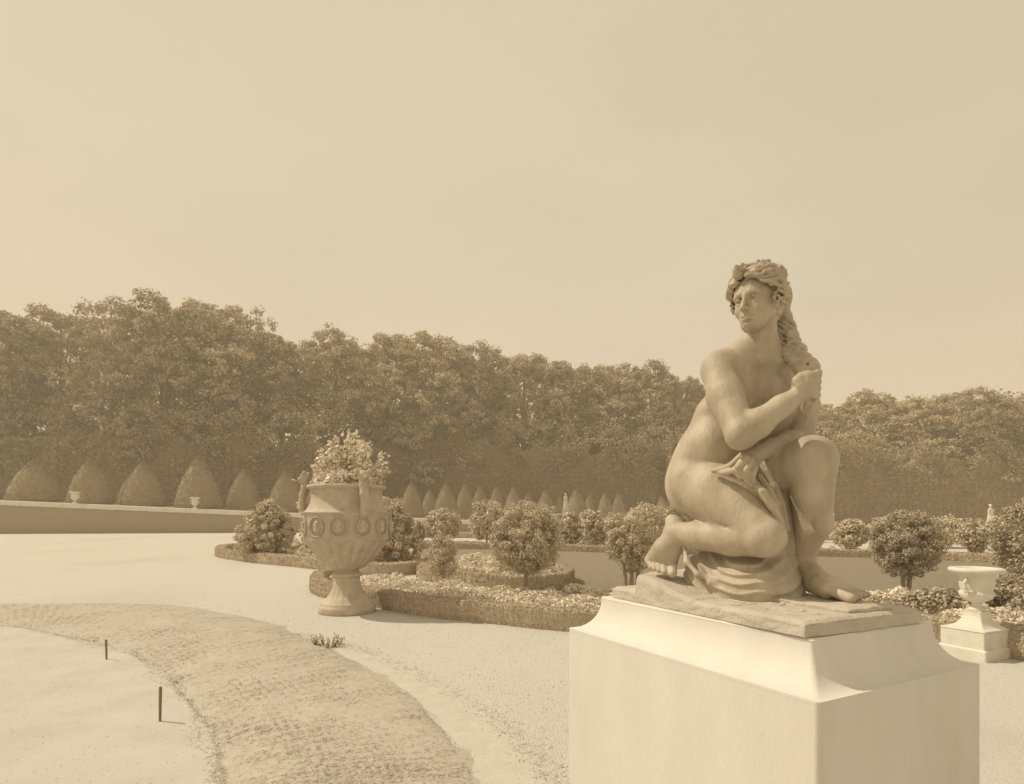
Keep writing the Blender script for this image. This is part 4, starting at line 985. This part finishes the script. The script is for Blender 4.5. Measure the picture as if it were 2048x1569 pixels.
# far hedge line and flowers behind
far = smooth_open([G(820,1097), G(980,1099), G(1110,1102), G(1240,1106), G(1400,1109), G(1640,1113), G(1760,1116), G(1880,1120), G(2040,1128), G(2300,1142)], 6)
hedge(far, .40, .26, 'long low far hedge across the back of the lawn', 4, dens=700, maxl=24000, leaf=.06)
poly = np.vstack([smooth_open([G(800,1093), G(980,1095), G(1240,1100), G(1500,1106), G(1760,1112), G(1850,1115)], 5), smooth_open([G(1850,1108), G(1760,1105), G(1500,1100), G(1240,1094), G(980,1089), G(800,1087)], 5)])
soil(poly, 'dark earth behind the far hedge'); flowers(poly, 900, .12, 'distant bedding plants in the strip behind the far hedge', 8, leaf=.10, blossom=.35, cell=1.5)
far2 = smooth_open([G(840,1076), G(1100,1077), G(1400,1079), G(1640,1081), G(1880,1084), G(2150,1087)], 6)
hedge(far2, .6, .34, 'second far low hedge beyond the bright gravel strip', 12, dens=400, maxl=20000, leaf=.08)
# right bed
rb = smooth_open([G(1480,1262), G(1640,1268), G(1760,1278), G(1885,1291), G(2000,1308), G(2120,1330), G(2300,1360)], 6)
hedge(rb, .30, .31, 'low box hedge of the right bed, seen between the two pedestals', 5, dens=4500, maxl=30000)
poly = np.vstack([smooth_open([G(1500,1250), G(1640,1256), G(1760,1266), G(1885,1278), G(2000,1294), G(2200,1322)], 6), smooth_open([G(2200,1262), G(2000,1246), G(1880,1236), G(1740,1226), G(1600,1222), G(1500,1225)], 6)])
soil(poly, 'dark earth of the right flower bed'); flowers(poly, 1900, .21, 'leafy bedding with pale blossoms in the right bed behind the white vase', 9, leaf=.05, blossom=.33)
print('beds', time.time()-T0)

# ------------------------------------------------------------------ shrubs and standards
def crown_pts(g, rx, ry, rz, nc, per, cr, flat=0.0, shape=None, shell=.45):
    d = g.normal(size=(nc, 3)); d /= np.linalg.norm(d, axis=1)[:,None]; rr = g.uniform(shell**3, 1, nc)**(1/3)
    c = d*rr[:,None]*np.array([rx, ry, rz]); 
    if shape is not None: c = shape(c)
    e = g.normal(size=(nc, per, 3)); e /= np.linalg.norm(e, axis=2)[:,:,None]
    rad = cr*g.uniform(.55, 1.25, nc)[:,None,None]*g.uniform(.55, 1.0, (nc, per, 1))
    P = (c[:,None]+e*rad*np.array([1,1,.85])).reshape(-1, 3); Nn = (e+.35*d[:,None]+np.array([0,0,.25])).reshape(-1, 3)
    return P, Nn, c
def shrub_meshes(seed, rx, rz, trunks, clear, nc, per, cr, leaf, shape=None, aspect=.6, shell=.45, mleaf='leaf_shrub_mid'):
    g = np.random.default_rng(seed); P, Nn, c = crown_pts(g, rx, rx, rz, nc, per, cr, shape=shape, shell=shell); zc = clear+rz
    P[:,2] += zc; c[:,2] += zc; k = P[:,2] > .04; P, Nn = P[k], Nn[k]
    V, F, rn = leaves(P, Nn, leaf, seed, aspect=aspect, jitter=.75)
    fol = npmesh('foliage', V, F, M[mleaf], rnd=np.clip(rn*.8+.2*np.repeat(g.random(len(rn)//4), 4), 0, 1))
    tr = []
    for i in range(trunks):
        off = (i-(trunks-1)/2)*rx*.22; m_ = MB(); r0 = .035+rx*.02
        top = np.array([off*1.8+g.normal()*.02, g.normal()*.04, zc]); pts = [np.array([off, 0, -.05]), np.array([off*1.2+g.normal()*.02, 0, clear*.6]), top]
        m_.tube(pts, [r0*1.15, r0*.85, r0*.5], n=7)
        for j in range(6):
            q = c[g.integers(0, len(c))]; f_ = g.uniform(.45, .95); s = pts[1]*(1-f_)+top*f_; mid = (s+q)/2+np.array([0,0,.05]); m_.tube([s, mid, q], [r0*.4, r0*.25, r0*.1], n=4, caps=False)
        tr.append(m_)
    return fol, tr
def shrub(name, loc, label, cat, seed, rx, rz, clear=.05, trunks=1, nc=70, per=60, cr=None, leaf=.06, shape=None, group=None, **kw):
    cr = cr or rx*.28; fol, tr = shrub_meshes(seed, rx, rz, trunks, clear, nc, per, cr, leaf, shape, **kw)
    t = empty(name, loc); tag(t, label, cat, group); link('crown', fol, t)
    for m_ in tr: m_.build('trunk', M['bark'], t)
    return t
def at(px, py, z=0): p = G(px, py); return p
def px_m(px, d): return px/FPX*d
# dome shrub on a short stem (centre)
p = G(1053, 1206); d = p[1]; p2 = p
def dome(c):
    c = c.copy(); c[:,0:2] *= np.where(c[:,2:3] > 0, 1.10, 1.0); t = np.clip((c[:,2]+.7)/1.4, 0, 1); sc = np.where(c[:,2] < 0, 1.12, 1.0); c[:,0] *= sc; c[:,1] *= sc; c[:,2] = np.where(c[:,2] < 0, c[:,2]*.75, c[:,2]); return c
shrub('dome_shrub', p, 'large dome shaped shrub on a short thick trunk in the middle of the front bed', 'shrub', 31, .54, .70, clear=.34, nc=330, per=130, cr=.10, leaf=.034, shape=dome, shell=.6)
# small standard left of it
p = G(886, 1185); shrub('small_standard', p, 'small dense standard bush on a thin stem left of the dome shrub', 'shrub', 32, .27, .46, clear=.24, nc=110, per=90, cr=.075, leaf=.030)
# big cone shrub left rear bed
p = G(533, 1122); d = p[1]
def cone(c): c = c.copy(); c[:,0:2] *= np.clip(1.12-.45*(c[:,2:3]/.9+.2), .4, 1.3); return c
shrub('rounded_shrub', p, 'big rounded laurel shrub at the left end of the rear bed', 'shrub', 33, .86, .92, clear=.12, nc=260, per=110, cr=.16, leaf=.070, shape=cone, shell=.6)
p = G(776, 1140); shrub('spreading_shrub', p, 'wide uneven shrub rising just right of the bronze vase', 'shrub', 34, .80, 1.0, clear=.0, nc=220, per=100, cr=.17, leaf=.070, shape=cone, shell=.5, trunks=2)
p = G(640, 1116); shrub('low_shrub', p, 'loose shrub hidden behind the bowl of the bronze vase', 'shrub', 35, .7, .62, clear=.1, nc=110, per=60, cr=.16, leaf=.09)
# shrubs of the far bed
def farshrub(px, pyb, top, wpx, label, seed, name='garden_shrub', clear=.1, trunks=1, depth=None, leaf=.12, **kw):
    p = G(px, pyb); d = p[1]; h_ = (pyb-top)/FPX*d; rx = wpx/2/FPX*d; rz = max((h_-clear)/2, .2)
    return shrub(name, p, label, 'shrub', seed, rx*.88, rz*.93, clear=clear, trunks=trunks, nc=kw.pop('nc', 110), per=kw.pop('per', 52), cr=kw.pop('cr', rx*.28), leaf=leaf, shell=.6, **kw)
farshrub(885, 1092, 1016, 74, 'round mid distance shrub before the yew cones, above the small standard', 41, clear=.35)
farshrub(975, 1094, 996, 78, 'tall round shrub left behind the dome shrub', 42, clear=.3)
farshrub(1094, 1090, 1010, 58, 'narrow shrub peeping over the right side of the dome shrub', 43, clear=.3)
farshrub(1140, 1096, 1022, 54, 'low shrub right beside the slender white pillar', 44, clear=.1)
farshrub(1186, 1098, 1018, 64, 'low rounded shrub second right of the slender white pillar', 45, clear=.1)
farshrub(1300, 1104, 1005, 110, 'broad shrub partly behind the hip of the bronze statue', 46, clear=.1)
farshrub(1345, 1100, 1000, 60, 'narrow shrub mostly hidden behind the hip of the bronze statue', 461, clear=.1)
p = G(1262, 1178); shrub('three_stem_standard', p, 'airy standard tree on three thin stems beside the bronze toes', 'tree', 47, .52, .62, clear=.36, trunks=3, nc=180, per=95, cr=.12, leaf=.042, shell=.45)
farshrub(1701, 1108, 1040, 72, 'compact standard shrub right of the bronze shin', 48, clear=.3)
farshrub(1765, 1100, 1032, 60, 'round shrub left behind the two-stemmed tree', 49, clear=.1)
farshrub(1882, 1096, 1032, 90, 'broad low shrub right behind the two-stemmed tree', 50, clear=.1, seed2=0) if False else farshrub(1882, 1096, 1032, 90, 'broad low shrub right behind the two-stemmed tree', 50, clear=.1)
def goblet(c): c = c.copy(); c[:,0:2] *= np.clip(.80+.55*(c[:,2:3]/.6), .25, 1.15); return c
farshrub(1950, 1122, 1036, 74, 'goblet shaped shrub tapering to a thin stem before the low white wall', 51, clear=.22, shape=goblet, leaf=.09)
p = G(1812, 1213); shrub('two_stem_standard', p, 'round standard tree on two thin stems between the statue and the white vase', 'tree', 52, .50, .56, clear=.44, trunks=2, nc=230, per=110, cr=.105, leaf=.034, shell=.45, mleaf='leaf_shrub_dark')
p = G(2062, 1180); shrub('edge_shrub', p, 'tall shrub cut by the right edge of the view', 'shrub', 53, .62, .85, mleaf='leaf_shrub_dark', clear=.1, nc=190, per=60, cr=.15, leaf=.06, shell=.6)
p = G(2040, 1262); shrub('edge_bush', p, 'bushy plant beside the white vase pedestal at the right edge', 'shrub', 54, .40, .36, mleaf='leaf_shrub_dark', clear=.02, nc=90, per=60, cr=.11, leaf=.05, shell=.6)
p = G(1872, 1262); shrub('dark_bush', p, 'dark low bush left of the white vase', 'shrub', 55, .38, .24, mleaf='leaf_shrub_dark', clear=.05, nc=110, per=60, cr=.10, leaf=.05, shell=.6)
p = G(1770, 1252); shrub('feathery_bush', p, 'feathery low bush behind the corner of the bronze plinth', 'shrub', 56, .40, .17, clear=.03, nc=90, per=60, cr=.09, leaf=.045, shell=.6)
for i, (px, pyb, top, w, lab) in enumerate([(1225,1090,1025,60,'far shrub third right of the slender pillar'),(1630,1085,1042,44,'far shrub just left of the tiny statue by the bronze knee'),(2010,1092,1030,70,'far shrub right of the far statue at the right edge'),(1925,1088,1046,50,'far low shrub left of the far statue at the right edge'),(560,1100,1075,60,'low plant behind the rounded laurel shrub'),(830,1092,1040,46,'far shrub right of the bronze vase handle'),(1060,1084,1030,60,'far shrub hidden behind the dome shrub'),(1800,1090,1050,60,'far shrub straight behind the two-stemmed tree')]):
    farshrub(px, pyb, top, w, lab, 60+i, nc=70, per=44)
# spiky plant left of the vase foot
gq = np.random.default_rng(2); p = G(600, 1112); m_ = MB()
yp = empty('spiky_plant', p); tag(yp, 'spiky pale leaved plant between the rounded shrub and the bronze vase', 'plant')
for i in range(26):
    a = gq.uniform(0, 2*pi); l = gq.uniform(.4, .75); t = gq.uniform(.2, 1.1); e = np.array([cos(a)*sin(t), sin(a)*sin(t), cos(t)])*l; sd = np.cross(e, [0,0,1.]); sd = sd/np.linalg.norm(sd)*.03
    Vq = np.array([-sd, sd, e*.6+sd*.7, e+np.array([0,0,-.08]), e*.6-sd*.7])
    me = npmesh('leaf', Vq, [np.array([[0,1,2],[0,2,4],[2,3,4]])], M['flower'], rnd=np.full(5, .6)); link('leaf', me, yp)
print('shrubs', time.time()-T0)

# ------------------------------------------------------------------ clipped yew cones
def yew(seed):
    g = np.random.default_rng(seed); n = 40; prof = [(r, z) for r, z in [(0.001,1.0),(.035,.975),(.11,.89),(.19,.78),(.27,.65),(.335,.52),(.39,.39),(.43,.27),(.465,.15),(.49,.03),(.47,0)]]
    zz_ = np.linspace(0, 1, 26); pr = np.array(prof)[::-1]; R = np.interp(zz_, pr[:,1], pr[:,0]); lean = g.normal()*.02
    V, F = lathe(list(zip(R, zz_)), n); V += 0; ns = vnoise(V+seed, 5)*.018+vnoise(V+seed, 14)*.010
    V[:,0] *= 1+ns*1.6; V[:,1] *= 1+ns*1.6; V[:,0] += lean*V[:,2]**2
    core = npmesh('core', V, F, M['yew_core'], smooth=True)
    nl = 7000; fi = g.integers(0, len(F), nl); wts = g.dirichlet([1,1,1,1], nl); P = (V[F[fi]]*wts[:,:,None]).sum(1); nn = P-np.array([0,0,.3]); nn /= np.linalg.norm(nn, axis=1)[:,None]+1e-9
    Vl, Fl, rn = leaves(P+nn*g.uniform(-.006,.010,nl)[:,None], nn, .030, seed, aspect=.8, jitter=.4)
    return core, npmesh('foliage', Vl, Fl, M['leaf_yew'], rnd=rn)
yews = [yew(s) for s in (1, 2, 3, 4)]
def put_yew(px, apex, wpx, d, i, label, group):
    x = (px-1024)/FPX*d; zb_ = wall_top(x)-.07 if x < 14 else 0; zt_ = EYE+(1030-apex)/FPX*d; w = wpx/FPX*d*.82
    t = empty('yew_cone', (x, d, zb_), i*1.3); t.scale = (w, w, zt_-zb_); tag(t, label, 'topiary', group)
    link('core', yews[i % 4][0], t); link('foliage', yews[i % 4][1], t)
left = [(68,920,118,56),(180,918,100,56),(288,922,100,57),(397,912,108,57),(488,938,84,60),(572,940,90,60),(262,945,60,64),(640,955,80,62)]
names = ['leftmost clipped yew cone behind the ramp wall','clipped yew cone behind the leftmost small white vase','clipped yew cone between the two left wall vases, with a ridge on one side','tallest clipped yew cone, behind the second wall vase','clipped yew cone left of the rounded laurel shrub','clipped yew cone rising over the rounded laurel shrub','smaller yew cone half hidden behind the ridged one','yew cone mostly hidden behind the bronze vase']
for i, (px, ap, w, d) in enumerate(left): put_yew(px, ap, w, d, i, names[i], 'clipped yew cones behind the left wall')
mid = [(823,963,62,64),(860,978,50,70),(892,966,66,66),(930,966,54,72),(960,972,56,76),(993,970,50,74),(1027,972,56,72),(1057,985,46,77),(1092,978,58,74),(1118,988,40,79),(1153,976,66,70),(1180,986,44,79),(1210,984,50,77),(1236,986,46,79)]
ordn = ['first','second','third','fourth','fifth','sixth','seventh','eighth','ninth','tenth','eleventh','twelfth','thirteenth','last']
for i, (px, ap, w, d) in enumerate(mid): put_yew(px, ap, w, d, i+1, 'clipped yew cone, %s of the far row counted from the bronze vase' % ordn[i], 'far row of clipped yew cones')
for i, (px, ap, w, d, lab) in enumerate([(1325,992,50,80,'clipped yew cone just left of the hip of the bronze statue'),(-40,915,120,56,'clipped yew cone cut by the left edge')]): put_yew(px, ap, w, d, i+2, lab, None)
print('yews', time.time()-T0)

# ------------------------------------------------------------------ the tall trees of the grove
def tree_meshes(seed, nlobe, per_lobe, per, airy=False, leaf=.40, mleaf='leaf_tree'):
    """unit: height about 22 m, crown radius about 6 m"""
    g = np.random.default_rng(seed); H_, R_ = 22.0, 6.0; P = []; Nn = []; ctr = []
    for i in range(nlobe):
        t = (i+.5)/nlobe; z = 3.4+(H_-6.0)*t+g.normal()*1.2*(1-t); prof = max(0.05, 1-abs((t-.38)/.67)**2.4)**.5
        a = i*2.399+g.normal()*.3; rr = R_*prof*g.uniform(.42, .86); c = np.array([rr*cos(a), rr*sin(a), z]); lr = g.uniform(1.7, 2.7)*(1.0 if t < .8 else .85); ctr.append(c)
        e = g.normal(size=(per_lobe, 3)); e /= np.linalg.norm(e, axis=1)[:,None]; e[:,2] = np.where(e[:,2] < -.4, -e[:,2], e[:,2]); cc = c+e*lr*np.array([1,1,.8])*g.uniform(.75, 1.1, (per_lobe,1))
        f = g.normal(size=(per_lobe, per, 3)); f /= np.linalg.norm(f, axis=2)[:,:,None]; cr = g.uniform(.45, .95, (per_lobe,1,1))
        P.append((cc[:,None]+f*cr*g.uniform(.4, 1, (per_lobe, per, 1))*np.array([1,1,.6])).reshape(-1, 3)); Nn.append((f*.5+e[:,None]*.5+np.array([0,0,.4])).reshape(-1, 3))
    P = np.concatenate(P); Nn = np.concatenate(Nn); P[:,2] = np.minimum(P[:,2], H_+.3)
    V, F, rn = leaves(P, Nn, leaf, seed, aspect=.7, jitter=.5)
    crown = npmesh('crown', V, F, M[mleaf], rnd=rn)
    m_ = MB(); m_.tube([(0,0,-.2),(.1,0,5),(.2,.1,10),(.1,.2,15),(.1,.1,20)], [.5,.40,.32,.2,.08], n=8)
    for c in ctr: s = np.array([.1,0,max(2.0, c[2]*.62)]); m_.tube([s, (s+c)/2+np.array([0,0,.5]), c], [.11,.07,.03], n=5, caps=False)
    F_ = np.concatenate(m_.F4); 
    return crown, m_
tt = []
for (sd, nl, pl_, pr_, airy, lf, ml) in [(1,34,34,40,False,.28,'leaf_tree'),(2,32,34,40,False,.29,'leaf_tree2'),(3,38,32,38,False,.27,'leaf_tree'),(4,40,15,24,True,.28,'leaf_tree'),(5,32,34,40,False,.28,'leaf_tree2')]:
    c_, m_ = tree_meshes(sd, nl, pl_, pr_, airy, lf, ml); F3 = [np.concatenate(m_.F3)] if m_.F3 else []
    tm = npmesh('trunk', np.concatenate(m_.V), F3+[np.concatenate(m_.F4)], M['bark'], smooth=True); tt.append((c_, tm))
def put_tree(px, top, wpx, d, kind, label, rz, group='tall trees of the grove'):
    d = d+(9 if px > 600 else 5)
    top -= 16 if kind == 3 else 0
    x = (px-1024)/FPX*d; zt_ = EYE+(1030-top)/FPX*d; zb_ = wall_top(x)-.1 if x < 14 else 0; s = (zt_-zb_)/22.0; w = wpx/FPX*d/14.0
    t = empty('grove_tree', (x, d, zb_), rz); t.scale = (w, w, s); tag(t, label, 'tree', group)
    link('crown', tt[kind][0], t); link('trunk', tt[kind][1], t)
T_ = [(20,612,200,66,0,'dark broad tree at the left edge behind the first yew cone'),(125,600,190,69,2,'leafy tree right of the left edge one, above the first wall vase'),
      (225,590,200,66,3,'lacy tree with sky showing through its upper crown, left of the highest crown'),(330,575,230,67,2,'highest domed tree crown of the grove, at left'),
      (425,584,220,70,1,'airy tree on the right shoulder of the highest crown'),(500,612,150,80,3,'pale thin tree standing behind the notch in the grove'),
      (560,652,190,72,0,'dark tree just right of the notch in the treeline'),(668,645,190,76,1,'pointed tree above the left side of the bronze vase'),
      (775,648,180,80,4,'paler tree rising above and right of the bronze vase'),(868,652,200,80,1,'broad pale tree crown right of the vase flowers'),
      (960,672,170,84,2,'tree above the middle yew cones, where the treeline begins to drop'),(1050,688,180,86,4,'rounded pale tree above the dome shrub'),
      (1140,702,170,88,0,'lower tree left of the bronze statue, above the slender pillar'),(1225,712,150,88,1,'tree with a small peak, second left of the bronze statue'),
      (1300,712,170,86,2,'round tree crown right beside the bronze shoulder'),(1375,742,120,92,0,'small tree crown touching the bronze upper arm'),
      (1470,775,150,92,4,'tree hidden behind the bronze torso'),(1570,790,150,90,2,'tree behind the bronze hand and lock of hair'),
      (1660,795,150,86,1,'tree just right of the bronze arm'),(1742,768,150,84,4,'domed paler tree above the right statue knee gap'),
      (1835,785,170,80,1,'wide bright leaved tree behind the two-stemmed standard'),(1925,764,170,78,2,'tallest tree of the right part of the grove'),
      (2015,772,170,76,0,'tree at the right edge of the grove'),(2110,760,200,74,2,'tree cut by the right edge')]
random.seed(3)
for i, (px, tp, w, d, k, lab) in enumerate(T_): put_tree(px, tp-2, w*1.12, d, k, lab, random.uniform(0, 6.28))
put_tree(-90, 600, 240, 66, 0, 'tree cut by the left edge', 1.0)
# the wood behind and the dark undergrowth read as one mass
def mass(name, label, x0, x1, d0, d1, hfun, n, leaf, seed, zlo=0):
    g = np.random.default_rng(seed); x = g.uniform(x0, x1, n); d = g.uniform(d0, d1, n); px = 1024+x/d*FPX; hh = hfun(px, d)+2.2*vnoise(np.stack([x, d*.2, x*0], 1), .22)+1.0*vnoise(np.stack([x, d*.2, x*0], 1)+7, .8)
    zb_ = np.array([wall_top(v) if v < 14 else 0 for v in x]); z = zb_+(hh-zb_)*g.random(n)**.8; P = np.stack([x, d, z], 1)
    ok = vnoise(P, .35)+.5*vnoise(P+3, 1.1) > -.55; P = P[ok]; N_ = np.tile([[-.3, -.6, .5]], (len(P), 1))
    V, F, rn = leaves(P, N_, leaf, seed, aspect=.8, jitter=.9)
    me = npmesh(name, V, F, M['leaf_tree'], rnd=rn); tag(link(name, me), label, 'wood', kind='stuff')
PX = np.array([-400,20,125,330,430,560,775,960,1140,1300,1470,1570,1742,1925,2110,2500]); TP = np.array([640,650,640,625,650,700,700,720,745,760,820,835,815,805,800,800])
mass('wood_mass', 'dense shaded foliage of the wood behind the front trees', -125, 120, 108, 122, lambda px, d: EYE+(1030-np.interp(px, PX, TP))/FPX*d, 90000, .62, 3)
def tall_hedge(x0, x1, d0, d1, pts, label, seed):
    g = np.random.default_rng(seed); nx_, nz_ = int((x1-x0)/1.0), 14; xs_ = np.linspace(x0, x1, nx_); V = []
    for x in xs_:
        dd = d0+(d1-d0)*(x-x0)/(x1-x0); px = 1024+x/dd*FPX; zt_ = EYE+(1030-np.interp(px, [q[0] for q in pts], [q[1] for q in pts]))/FPX*dd; zt_ += 1.1*vnoise(np.array([[x, 0, seed]]), .35)[0]+.5*vnoise(np.array([[x, 0, seed+3]]), 1.1)[0]
        zb_ = (wall_top(x) if x < 14 else 0)-.2
        for k in range(nz_+1): V.append([x, dd+.15*(k/nz_)**2, zb_+(zt_-zb_)*k/nz_])
        V.append([x, dd+3.0, zt_-.3]); V.append([x, dd+3.2, zb_])
    V = np.array(V); V[:,1] += vnoise(V, .45)*.35+vnoise(V, 1.3)*.18; m = nz_+3; F = grid_faces(nx_, m); t = empty('tall_hedge', ((x0+x1)/2, (d0+d1)/2, 0)); o = np.array([(x0+x1)/2, (d0+d1)/2, 0]); tag(t, label, 'hedge')
    link('core', npmesh('core', V-o, F, M['hornbeam_core']), t)
    front = np.array([f for i_ in range(nx_-1) for f in F[i_*(m-1):i_*(m-1)+nz_+1]]); nl = int((x1-x0)*520); fi = g.integers(0, len(front), nl); w = g.dirichlet([1,1,1,1], nl); P = (V[front[fi]]*w[:,:,None]).sum(1)
    top = P[:,2]; P = P-o; P[:,1] -= g.uniform(0, .35, nl)+.5*np.clip(vnoise(P, .5)+.3*vnoise(P, 1.4), 0, 1); P[:,2] += g.uniform(-.1, .35, nl)*(g.random(nl) < .3)
    tops = V.reshape(nx_, m, 3)[:, nz_]-o; ne = int((x1-x0)*760); ti = g.integers(0, nx_-1, ne); tf = g.random(ne)[:,None]; Pt = tops[ti]*(1-tf)+tops[ti+1]*tf
    Pt = Pt+np.c_[g.normal(size=ne)*.3, g.uniform(-1.3, .9, ne), g.normal(size=ne)*2.1-.3]; kp = vnoise(Pt, .55)+.5*vnoise(Pt, 1.5) > .02; Pt = Pt[kp]
    Ve, Fe, re_ = leaves(Pt, np.tile([[-.2,-.5,.6]], (len(Pt),1)), .30, seed+9, aspect=.8, jitter=.8); link('overhang', npmesh('overhang', Ve, Fe, M['leaf_tree'], rnd=re_), t)
    Vl, Fl, rn = leaves(P, np.tile([[0,-1.,.25]], (nl,1)), .24, seed, aspect=.8, jitter=.45); link('foliage', npmesh('foliage', Vl, Fl, M['leaf_hornbeam'], rnd=rn), t)
tall_hedge(-78, -21, 66, 69, [(-400,870),(20,868),(200,862),(330,866),(480,880),(640,885)], 'tall clipped hedge wall under the trees behind the left yew cones', 3)
tall_hedge(-28, 30, 85, 86, [(600,870),(760,870),(900,890),(1050,900),(1200,900),(1400,915)], 'tall clipped hedge wall behind the middle row of yew cones', 4)
tall_hedge(22, 95, 84, 80, [(1300,915),(1500,915),(1700,920),(1800,930),(1900,915),(2100,920),(2400,915)], 'tall clipped hedge wall under the right hand trees', 5)
print('trees', time.time()-T0)

# ------------------------------------------------------------------ haze volume added to lift the dark tones of the distant trees
m_ = MB(); m_.box((0, 130, 17.0), (604, 344, 36.0)); hz = m_.build('haze', None)
hm = bpy.data.materials.new('shadow_lift_haze'); hm.use_nodes = True; hn = hm.node_tree; hn.nodes.clear()
ho = hn.nodes.new('ShaderNodeOutputMaterial'); pv = hn.nodes.new('ShaderNodeVolumePrincipled'); pv.inputs['Density'].default_value = .0022
pv.inputs['Color'].default_value = (1.0, .90, .70, 1); pv.inputs['Anisotropy'].default_value = .2; hn.links.new(pv.outputs[0], ho.inputs['Volume'])
hz.data.materials.clear(); hz.data.materials.append(hm); tag(hz, 'thin haze volume added over the garden to lift far shadows', kind='stuff')
